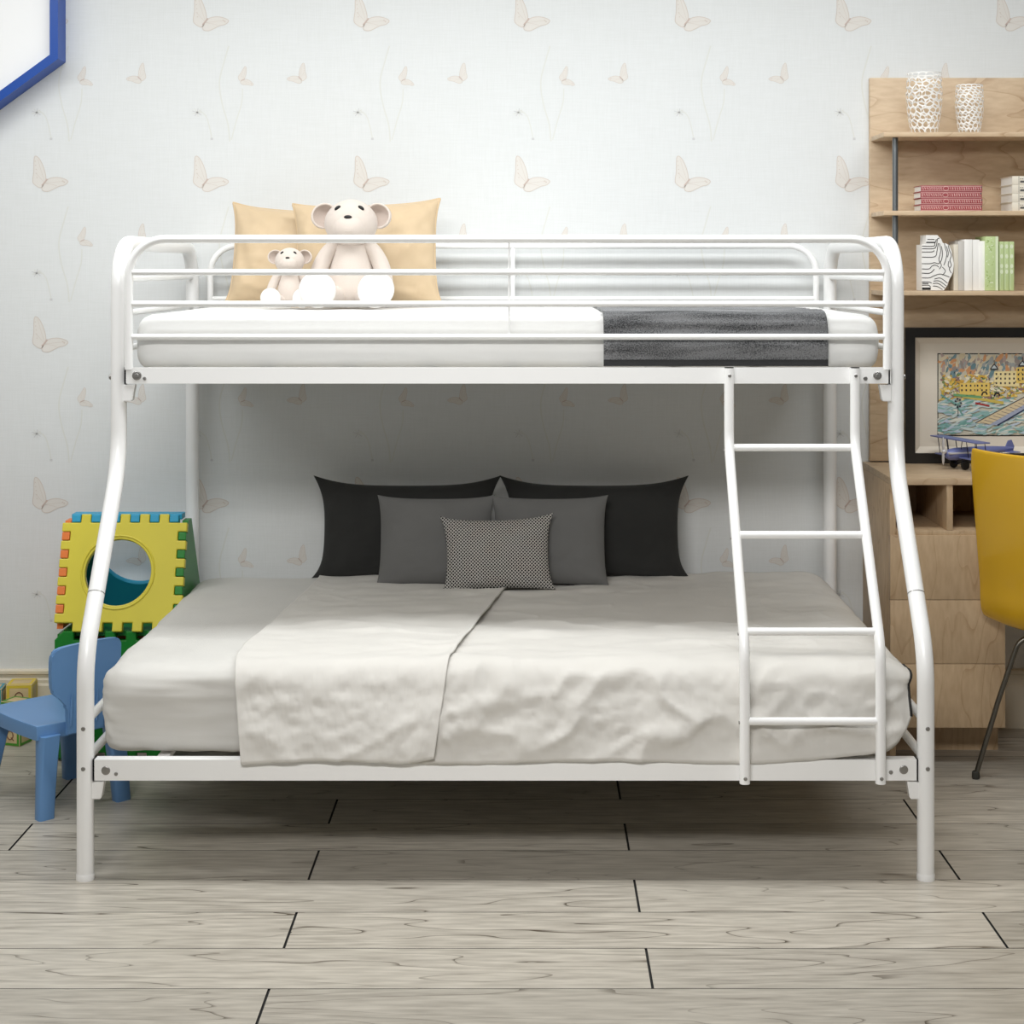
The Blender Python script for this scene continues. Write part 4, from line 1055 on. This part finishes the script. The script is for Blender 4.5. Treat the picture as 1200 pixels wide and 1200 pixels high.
for i in range(14): t = i/14; lineuv([(0.27+0.38*t,0.83-0.36*t),(0.33+0.36*t,0.86-0.36*t)], 0.006, (120,110,110))
lineuv([(0.16,0.52),(0.30,0.56),(0.42,0.60)], 0.035, (206,184,90)); lineuv([(0.10,0.50),(0.28,0.53)], 0.03, (110,160,110)); lineuv([(0.24,0.60),(0.33,0.635)], 0.022, (160,40,36))
lineuv([(0.02,0.50),(0.12,0.62),(0.16,0.75)], 0.02, (110,160,150)); lineuv([(0.13,0.76),(0.13,0.62)], 0.01, (40,40,48))
for a_ in range(7): an = a_*0.9; dab(0.13+0.018*math.cos(an), 0.60+0.05*math.sin(an), 0.014, 0.012, an, (48,52,60))
for (u, v_) in ((0.30,0.48),(0.38,0.49)):
    lineuv([(u-0.02,v_+0.03),(u-0.012,v_-0.01),(u+0.006,v_-0.015),(u+0.015,v_+0.02)], 0.018, (24,24,28))
face([(0.60,0.60),(0.72,0.52),(0.72,0.90),(0.62,0.90)], (214,176,70)); 
for i in range(110): dab(R_.uniform(0.60,0.99), R_.uniform(0.5,0.9), 0.02, 0.014, R_.uniform(-1,1), R_.choice(town+[(150,60,50),(90,120,90)]))
for i in range(90):
    u, v_ = R_.uniform(0.03,0.97), R_.uniform(0.2,0.55); a_ = R_.uniform(-1.5,1.5); l_ = R_.uniform(0.01,0.03)
    lineuv([(u,v_),(u+l_*math.cos(a_)/AR,v_+l_*math.sin(a_))], 0.007, R_.choice([(46,40,44),(70,60,50),(40,50,70)]))
for c_ in (0.66, 0.80, 0.93):
    pts = [(c_+0.05*math.cos(t_), 0.86-0.07*math.sin(t_)) for t_ in (k*PI/8 for k in range(9))]; lineuv(pts, 0.022, (86,66,50))
child('painting', bm, m, fr, smooth=False)

# toy biplane ----------------------------------------------------------
M['planeblue'] = simple('blue_tin', (112,120,172), 0.4, 0.1); M['planewhite'] = simple('silver_white', (214,212,214), 0.35, 0.2)
M['navy'] = simple('navy_metal', (30,32,60), 0.4, 0.2)
pl_loc = Vector((PXX(1146, 5.13), 5.125, DZ+0.001)); yawp = math.radians(20)
tp = empty('toy_biplane', pl_loc, yawp); tag(tp, 'blue toy biplane with black wheels standing on the desk before the painting', 'toy plane')
# local: nose toward -x, wings along y
RY = lambda d: Matrix.Rotation(d, 4, 'Y')
bm = B()
lathe(bm, [(0,-0.118),(0.010,-0.116),(0.017,-0.105),(0.019,-0.08),(0.018,-0.03),(0.015,0.03),(0.009,0.09),(0.004,0.125),(0,0.127)], 20, mat=Matrix.Translation((0,0,0.050)) @ RY(PI/2-0.05))
fus = link('fuselage', bm, M['planeblue'], tp)
bm = B(); prism(bm, [(0.085,0.045),(0.125,0.044),(0.130,0.062),(0.120,0.082),(0.108,0.080),(0.098,0.060)], -0.002, 0.002); box(bm, 0.09, 0.125, -0.04, 0.04, 0.046, 0.049, 0.001); link('tail', bm, M['planeblue'], fus)
bm = B(); box(bm, -0.115, 0.0, -0.0195, 0.0195, 0.047, 0.053, 0.002); link('stripe', bm, M['planewhite'], fus)
bm = B(); box(bm, -0.09, -0.045, -0.125, 0.125, 0.088, 0.092, 0.0015); link('upper_wing', bm, M['planeblue'], tp)
bm = B(); box(bm, -0.08, -0.035, -0.115, 0.115, 0.034, 0.038, 0.0015); link('lower_wing', bm, M['planeblue'], tp)
bm = B()
for yy in (-0.1, -0.05, 0.05, 0.1):
    for xx in (-0.078, -0.048): tube(bm, [(xx+0.008, yy, 0.037), (xx, yy, 0.089)], 0.0012, 8)
for yy in (-0.018, 0.018): tube(bm, [(-0.07, yy*0.6, 0.06), (-0.07, yy, 0.089)], 0.0012, 8)
link('wing_strut', bm, M['navy'], tp)
bm = B(); ellipsoid(bm, (-0.121,0,0.055), (0.010,0.007,0.007)); ellipsoid(bm, (-0.126,0,0.075), (0.0025,0.006,0.024)); ellipsoid(bm, (-0.126,0,0.036), (0.0025,0.006,0.022)); link('propeller', bm, M['planewhite'], tp)
bm = B()
for yy in (-0.024, 0.024):
    tube(bm, [(-0.068, yy*0.4, 0.036), (-0.068, yy, 0.0145)], 0.0012, 8); tube(bm, [(-0.05, yy*0.4, 0.036), (-0.068, yy, 0.0145)], 0.0012, 8)
tube(bm, [(-0.068,-0.03,0.0145), (-0.068,0.03,0.0145)], 0.0012, 8); tube(bm, [(0.085,0,0.045),(0.095,0,0.013)], 0.0012, 8)
link('landing_gear', bm, M['navy'], tp)
for (xx, yy, rr) in ((-0.068,-0.03,0.0145), (-0.068,0.03,0.0145), (0.095,0.0,0.0125)):
    bm = B(); lathe(bm, [(0,-0.003),(rr*0.7,-0.004),(rr,-0.002),(rr,0.002),(rr*0.7,0.004),(0,0.003)], 24, mat=Matrix.Translation((xx,yy,rr)) @ Matrix.Rotation(PI/2, 4, 'X')); link('wheel', bm, M['black'], tp)

# ================================================================== YELLOW SHELL CHAIR
M['yellow'] = simple('yellow_lacquer', (226,178,44), 0.22, spec=0.5, coat=0.4)
a45 = math.radians(-45)      # local +y is the facing direction, turned to the right
yc = empty('shell_chair', (1.587, 4.775, 0), a45); tag(yc, 'glossy yellow moulded shell chair with thin steel legs before the desk', 'chair')
prof = [(-0.262,0.935),(-0.250,0.85),(-0.232,0.74),(-0.214,0.63),(-0.200,0.55),(-0.194,0.49),(-0.178,0.450),(-0.145,0.426),(-0.08,0.418),(0.0,0.419),(0.08,0.425),(0.16,0.430),(0.21,0.422),(0.235,0.402)]
pc = cr_spline(prof, False, 5)
bm = B(); rows = []; nU = 30
for k, (yy, zz_) in enumerate(pc):
    t = k/(len(pc)-1)
    hw_ = 0.225 if t < 0.30 else 0.225+0.0*t
    hw_ = 0.235-0.035*min(1, max(0, (yy+0.165)/0.10)) if t > 0.4 else 0.235
    if t > 0.85: hw_ *= math.sqrt(max(0.0, 1-((t-0.85)/0.15)**2*0.25))
    if t < 0.06: hw_ *= 1-0.03*(1-t/0.06)**2
    row = []
    k0 = max(0, k-1); k1 = min(len(pc)-1, k+1)
    ty, tz = pc[k1][0]-pc[k0][0], pc[k1][1]-pc[k0][1]; L_ = math.hypot(ty, tz); ny_, nz_ = -tz/L_, ty/L_   # toward the sitter
    waist = 0.0
    for i in range(nU+1):
        u = -1+2*i/nU; cur = (0.030*(1-t) + 0.012)*abs(u)**2.4
        row.append(bm.verts.new((u*(hw_-waist), yy+ny_*cur, zz_+nz_*cur)))
    rows.append(row)
for j in range(len(rows)-1):
    for i in range(nU): bm.faces.new((rows[j][i], rows[j][i+1], rows[j+1][i+1], rows[j+1][i]))
o = link('shell', bm, M['yellow'], yc, angle=180)
md = o.modifiers.new('ply', 'SOLIDIFY'); md.thickness = 0.012; md.offset = 0
md = o.modifiers.new('round', 'BEVEL'); md.width = 0.004; md.segments = 2; md.limit_method = 'ANGLE'
for sx in (-1, 1):
    for sy, fy in ((-1, -0.228), (1, 0.22)):
        bm = B(); pts = fillet([(sx*0.06, sy*0.07, 0.400), (sx*0.135, sy*0.125, 0.400), (sx*0.175, sy*0.175, 0.22) , (sx*0.215, fy, 0.012)], [0,0.05,0.6,0], 10)
        tube(bm, pts, 0.0075, 14); lg = link('leg', bm, M['chrome'], yc)
        bm = B(); lathe(bm, [(0,0.0),(0.010,0.0),(0.0115,0.006),(0.0105,0.02),(0.008,0.022)], 16, (sx*0.2155, fy*1.005, 0)); link('foot_cap', bm, simple('dark_rubber', (60,60,56), 0.7) if 'rub' not in M else M['rub'], lg)
bm = B(); box(bm, -0.10, 0.10, -0.10, 0.10, 0.393, 0.4, 0.002); link('seat_plate', bm, M['chrome'], yc)

# ================================================================== BLUE CHILD CHAIR
M['bluep'] = simple('blue_plastic', (104,148,198), 0.38, spec=0.45, bump=0.03, bscale=500)
RA = Vector((-1.274, 4.40)); RC = Vector((-1.133, 4.585)); FB = Vector((-1.325, 4.785))
mid = (RA+RC)/2+((FB-RC)/2); ang = math.atan2((FB-RC).y, (FB-RC).x)-PI/2     # local +y = facing
bc = empty('child_chair', (mid.x, mid.y, 0), ang); tag(bc, 'blue plastic child chair left of the bunk bed, facing the wall', 'chair')
wl, dl_ = 0.228, (FB-RC).length
SZ = 0.247
bm = B()   # seat: dished slab with skirt
n_ = 26; top = []; bot = []
def se(u, v_, hx_, hy_): # superellipse-like rounding
    return (u*hx_*math.sqrt(1-0.10*v_*v_), v_*hy_*math.sqrt(1-0.10*u*u))
for j in range(n_+1):
    r1 = []; r2 = []
    for i in range(n_+1):
        u, v_ = -1+2*i/n_, -1+2*j/n_
        x, y = se(math.sin(u*PI/2), math.sin(v_*PI/2), 0.132, 0.152); y += 0.012
        e = max(abs(u), abs(v_))
        z = SZ-0.006*(1-e**2)-0.006*max(0, e-0.9)/0.1
        if v_ > 0.7: z -= 0.012*((v_-0.7)/0.3)**2
        r1.append(bm.verts.new((x, y, z))); r2.append(bm.verts.new((x*0.985, y*0.985, z-0.034)))
    top.append(r1); bot.append(r2)
for j in range(n_):
    for i in range(n_):
        bm.faces.new((top[j][i], top[j][i+1], top[j+1][i+1], top[j+1][i])); bm.faces.new((bot[j][i], bot[j+1][i], bot[j+1][i+1], bot[j][i+1]))
for j in range(n_):
    for a_, c_ in (((j,0),(j+1,0)), ((j,n_),(j+1,n_)), ((0,j),(0,j+1)), ((n_,j),(n_,j+1))):
        bm.faces.new((top[a_[0]][a_[1]], top[c_[0]][c_[1]], bot[c_[0]][c_[1]], bot[a_[0]][a_[1]]))
link('seat', bm, M['bluep'], bc, angle=50)
bk = [(-0.062,0.215),(-0.062,0.262),(-0.066,0.290),(-0.085,0.312),(-0.108,0.330),(-0.116,0.352),(-0.119,0.415),(-0.112,0.442),(-0.09,0.452),(0,0.458),(0.09,0.456),(0.113,0.448),(0.120,0.43),(0.117,0.352),(0.108,0.330),(0.086,0.306),(0.068,0.285),(0.062,0.262),(0.062,0.215)]
bk = [(a_*0.86, c_) for a_, c_ in bk]
bks = [bk[0]]+cr_spline(bk[1:-1], False, 4)+[bk[-1]]
bm = B(); yb0 = -dl_/2-0.012
prism(bm, bks[::-1], yb0-0.016, yb0, bev=0.003)
for v_ in bm.verts:
    v_.co.y -= 0.10*(v_.co.z-0.21)**1.0*0.6; v_.co.y += 0.9*v_.co.x**2
back = link('backrest', bm, M['bluep'], bc, angle=35)
bm = B()
inn = inset(bks, -0.005) 
for xx in (-0.045, 0.0, 0.03):
    ell = [(xx, 0.24), (xx, 0.28), (xx, 0.325)]
    tube(bm, [Vector((a_, yb0-0.0165-0.06*(c_-0.21)+0.9*a_*a_, c_)) for a_, c_ in ell], [0.0025, 0.0045, 0.0012], 10)
link('rib', bm, M['bluep'], back)
for sx in (-1, 1):
    for sy in (-1, 1):
        bm = B()
        xt, yt = sx*0.112, sy*0.128; xb, yb_ = sx*wl/2, sy*dl_/2
        xt *= 0.88
        if sx < 0 and sy > 0: xb -= 0.030; xt -= 0.008
        if sx > 0 and sy < 0: xt -= 0.004
        secs = []
        for z, k, w_, d_ in ((SZ-0.03, 0, 0.054, 0.050), (0.16, 0.3, 0.050, 0.042), (0.08, 0.7, 0.046, 0.036), (0.0, 1, 0.044, 0.032)):
            cx_, cy_ = xt+(xb-xt)*k+0.008, yt+(yb_-yt)*k
            secs.append([bm.verts.new((cx_+a_*w_/2, cy_+c_*d_/2, z)) for a_, c_ in ((-1,-0.7),(-0.8,-1),(0.8,-1),(1,-0.7),(1,0.7),(0.8,1),(-0.8,1),(-1,0.7))])
        for p_, q_ in zip(secs, secs[1:]):
            for k in range(8): bm.faces.new((p_[k], p_[(k+1) % 8], q_[(k+1) % 8], q_[k]))
        bm.faces.new(secs[0]); bm.faces.new(secs[-1][::-1]); link('leg', bm, M['bluep'], bc, angle=50)

# ================================================================== PLAY CUBE (interlocking panels)
M['tyellow'] = simple('yellow_plastic', (222,208,66), 0.4, var=0.02, bscale=10); M['tgreen'] = simple('green_plastic', (20,128,38), 0.4)
M['tblue'] = simple('cyan_plastic', (38,160,200), 0.4); M['torange'] = simple('orange_plastic', (236,128,58), 0.4)
def toothed(w_, h, n_, d, phase=(0,0,0,0), first=None):
    """outline of a panel with tabs; d = tab depth; each side: phase 0 = starts low"""
    def side(p0, p1, nrm, ph):
        out = []; a_ = Vector(p0); c_ = Vector(p1); nn = Vector(nrm)*d; m_ = n_*2+1
        for k in range(m_):
            q0 = a_+(c_-a_)*k/m_; q1 = a_+(c_-a_)*(k+1)/m_; up_ = (k+ph) % 2 == 0
            out += [q0+(nn if up_ else nn*0), q1+(nn if up_ else nn*0)]
        return out
    pts = []
    pts += side((0,0),(w_,0),(0,-1),phase[0]); pts += side((w_,0),(w_,h),(1,0),phase[1]); pts += side((w_,h),(0,h),(0,1),phase[2]); pts += side((0,h),(0,0),(-1,0),phase[3])
    res = []
    for p in pts:
        if not res or (p-res[-1]).length > 1e-5: res.append(p)
    if (res[0]-res[-1]).length < 1e-5: res.pop()
    return [(p.x, p.y) for p in res]
def panel(name, outline, hole, t, mat, parent, frame, bev=0.003, ring=True):
    """flat panel in local (x,z), thickness along y, with a round hole"""
    bm = B()
    def cap(y, flip):
        vo_ = [bm.verts.new((x, y, z)) for x, z in outline]; e1 = [bm.edges.new((vo_[i], vo_[(i+1) % len(vo_)])) for i in range(len(vo_))]
        es = e1; vh = []
        if hole:
            hx_, hz_, hr = hole; vh = [bm.verts.new((hx_+hr*math.cos(k*PI/24), y, hz_+hr*math.sin(k*PI/24))) for k in range(48)]
            es = e1+[bm.edges.new((vh[i], vh[(i+1) % 48])) for i in range(48)]
        r_ = bmesh.ops.triangle_fill(bm, edges=es, use_beauty=True)
        return vo_, vh
    a_, ah = cap(0, False); c_, ch_ = cap(t, True)
    for i in range(len(a_)): bm.faces.new((a_[i], a_[(i+1) % len(a_)], c_[(i+1) % len(a_)], c_[i]))
    for i in range(len(ah)): bm.faces.new((ah[i], ch_[i], ch_[(i+1) % 48], ah[(i+1) % 48]))
    bmesh.ops.transform(bm, matrix=frame, verts=bm.verts)
    bmesh.ops.translate(bm, verts=bm.verts, vec=-parent.location)
    o = link(name, bm, mat, parent, smooth=False)
    if bev:
        md = o.modifiers.new('edge', 'BEVEL'); md.width = bev; md.segments = 2; md.limit_method = 'ANGLE'; md.angle_limit = math.radians(60)
    if hole and ring:
        bm = B(); hx_, hz_, hr = hole
        tube(bm, [Vector((hx_+(hr+0.010)*math.cos(k*PI/24), -0.0005, hz_+(hr+0.010)*math.sin(k*PI/24))) for k in range(48)], 0.003, 8, closed=True)
        bmesh.ops.transform(bm, matrix=frame, verts=bm.verts); bmesh.ops.translate(bm, verts=bm.verts, vec=-parent.location)
        link('hole_rim', bm, mat, o)
    return o
CXL, CXR = -1.372, -1.050
pc_ = empty('play_cube', ((CXL+CXR)/2, 5.05, 0.385)); tag(pc_, 'yellow, orange and blue plastic puzzle play box with round hole, stacked on the green one', 'toy')
zb_, zt_ = 0.412, 0.692; yb1, yt1 = 4.918, 5.012
hyp = math.hypot(zt_-zb_, yt1-yb1); tl = math.atan2(yt1-yb1, zt_-zb_); wP = CXR-CXL
FRM = Matrix.Translation((CXL, yb1, zb_)) @ Matrix.Rotation(-tl, 4, 'X')
panel('front_panel', toothed(wP, hyp, 5, 0.026, (1,1,0,1) if False else (1,0,1,0)), (wP*0.47, hyp*0.50, 0.098), 0.022, M['tyellow'], pc_, FRM, 0.003)
# side panels: trapezoid, their tabs show between the yellow ones
def side_panel(x0, x1, mat, name):
    bm = B()
    pr = [(4.944, zb_-0.024), (5.036, zt_+0.002), (5.085, zt_+0.002), (5.262, zb_-0.024)]
    vs0 = [bm.verts.new((x0, y, z)) for y, z in pr]; vs1 = [bm.verts.new((x1, y, z)) for y, z in pr]
    bm.faces.new(vs0); bm.faces.new(vs1[::-1])
    for i in range(4): bm.faces.new((vs0[i], vs1[i], vs1[(i+1) % 4], vs0[(i+1) % 4]))
    return bm
def tabs(bm, x0, x1, yo, n_, par, frame, length, t0=-0.002, t1=0.021, cross='z'):
    m_ = n_*2+1
    for k in range(m_):
        if k % 2 == par:
            a_ = length*k/m_+0.0015; c_ = length*(k+1)/m_-0.0015
            if cross == 'z': box(bm, x0, x1, t0, t1, a_, c_, 0.002, mat=frame)
            else: box(bm, a_, c_, t0, t1, x0, x1, 0.002, mat=frame)
bm = side_panel(CXR+0.006, CXR+0.024, None, ''); tabs(bm, 0.0015+wP, wP+0.0245, 0, 5, 1, FRM, hyp, 0.0, 0.03); child('side_panel', bm, M['tgreen'], pc_, smooth=False)
bm = side_panel(CXL-0.024, CXL-0.006, None, ''); tabs(bm, -0.0245, -0.0015, 0, 5, 1, FRM, hyp, 0.0, 0.03); child('side_panel', bm, M['torange'], pc_, smooth=False)
bm = B(); tabs(bm, hyp+0.0015, hyp+0.024, 0, 5, 0, FRM, wP, 0.0, 0.03, 'x'); box(bm, CXL-0.005, CXR+0.005, 5.036, 5.085, zt_+0.005, zt_+0.022, 0.002); child('top_panel', bm, M['tblue'], pc_, smooth=False)
FB_ = Matrix.Translation((CXL, 5.248, zb_-0.02)) @ Matrix.Rotation(math.atan2(5.248-5.072, zt_-zb_), 4, 'X')
panel('back_panel', [(0,0),(wP,0),(wP,0.325),(0,0.325)], (wP*0.5, 0.195, 0.10), 0.016, M['tblue'], pc_, FB_, 0.002, False)
CXR = -1.096; wP = CXR-CXL
lc = empty('play_cube', ((CXL+CXR)/2, 5.1, 0)); tag(lc, 'green plastic puzzle play box with round hole, on the floor beneath the yellow one', 'toy')
FL = Matrix.Translation((CXL, 4.925, 0.0265))
panel('front_panel', toothed(wP, 0.332, 4, 0.026, (0,0,0,0)), (wP*0.56, 0.165, 0.085), 0.022, M['tgreen'], lc, FL, 0.003)
for xa in (CXL-0.024, CXR+0.006):
    bm = B(); box(bm, xa, xa+0.018, 4.948, 5.262, 0.001, 0.372, 0.002); child('side_panel', bm, M['tgreen'], lc, smooth=False)
bm = B(); box(bm, CXL-0.005, CXR+0.005, 4.948, 5.262, 0.366, 0.384, 0.002); child('top_panel', bm, M['tgreen'], lc, smooth=False)
bm = B(); box(bm, CXL-0.005, CXR+0.005, 5.244, 5.262, 0.001, 0.365, 0.002); child('back_panel', bm, M['torange'], lc, smooth=False)

# ================================================================== WOODEN TOY BLOCKS
M['blockwood'] = simple('block_wood', (206,184,140), 0.6, var=0.05, bscale=30)
M['by'] = simple('yellow_paint', (222,196,66), 0.5); M['bg'] = simple('green_paint', (72,142,44), 0.5); M['bb'] = simple('teal_paint', (70,150,170), 0.5); M['br'] = simple('brown_ink', (120,80,60), 0.7)
def toy_block(x, y, z, s, rz, edge, label, group):
    e = empty('toy_block', (x, y, z), rz); tag(e, label, 'toy block', group)
    bm = B(); box(bm, -s/2, s/2, -s/2, s/2, 0, s, 0.002); cube_ = link('body', bm, M['blockwood'], e)
    bm = B(); w_ = s*0.11; h_ = s/2; d = 0.0006
    for rot in (Matrix.Identity(4), Matrix.Rotation(PI/2, 4, 'Z'), Matrix.Rotation(PI, 4, 'Z'), Matrix.Rotation(-PI/2, 4, 'Z'), Matrix.Rotation(-PI/2, 4, 'X')):
        b2 = B(); frame_ring(b2, -h_+0.002, h_-0.002, -h_+0.002, h_-0.002, w_, -h_-d, -h_+0.001)
        bmesh.ops.transform(b2, matrix=Matrix.Translation((0,0,h_)) @ rot, verts=b2.verts)
        me_ = bpy.data.meshes.new('t'); b2.to_mesh(me_); b2.free(); bm.from_mesh(me_); bpy.data.meshes.remove(me_)
    link('painted_border', bm, edge, e, smooth=False)
    bm = B(); tube(bm, [Vector((0.16*s*math.cos(k*PI/8), -h_-0.0006, h_+0.2*s*math.sin(k*PI/8))) for k in range(16)], 0.0016, 6, closed=True)
    tube(bm, [Vector((0.05*s, -h_-0.0006, h_-0.1*s)), Vector((0.2*s, -h_-0.0006, h_-0.24*s))], 0.0016, 6); link('printed_mark', bm, M['br'], e)
    return e
gname = 'wooden toy blocks by the baseboard'
yx = PXX(24, 5.22)
toy_block(yx, 5.233, 0.0, 0.080, 0.05, M['by'], 'wooden toy block under the yellow-edged one by the baseboard', gname)
toy_block(yx, 5.233, 0.0812, 0.079, 0.08, M['by'], 'yellow-edged wooden toy block on top of a stack by the baseboard', gname)
gx = PXX(17, 5.10)
toy_block(gx, 5.12, 0.0, 0.066, -0.30, M['bg'], 'wooden toy block under the green-edged one behind the blue chair', gname)
toy_block(gx, 5.12, 0.0672, 0.066, -0.38, M['bg'], 'green-edged wooden toy block on top of the stack nearest the blue chair', gname)
toy_block(PXX(-9, 5.22), 5.22, 0.0, 0.076, 0.2, M['bb'], 'wooden toy block under the blue-edged one at the left frame edge', gname)
toy_block(PXX(-9, 5.22), 5.22, 0.0772, 0.072, 0.1, M['bb'], 'blue-edged wooden toy block on top at the left frame edge', gname)
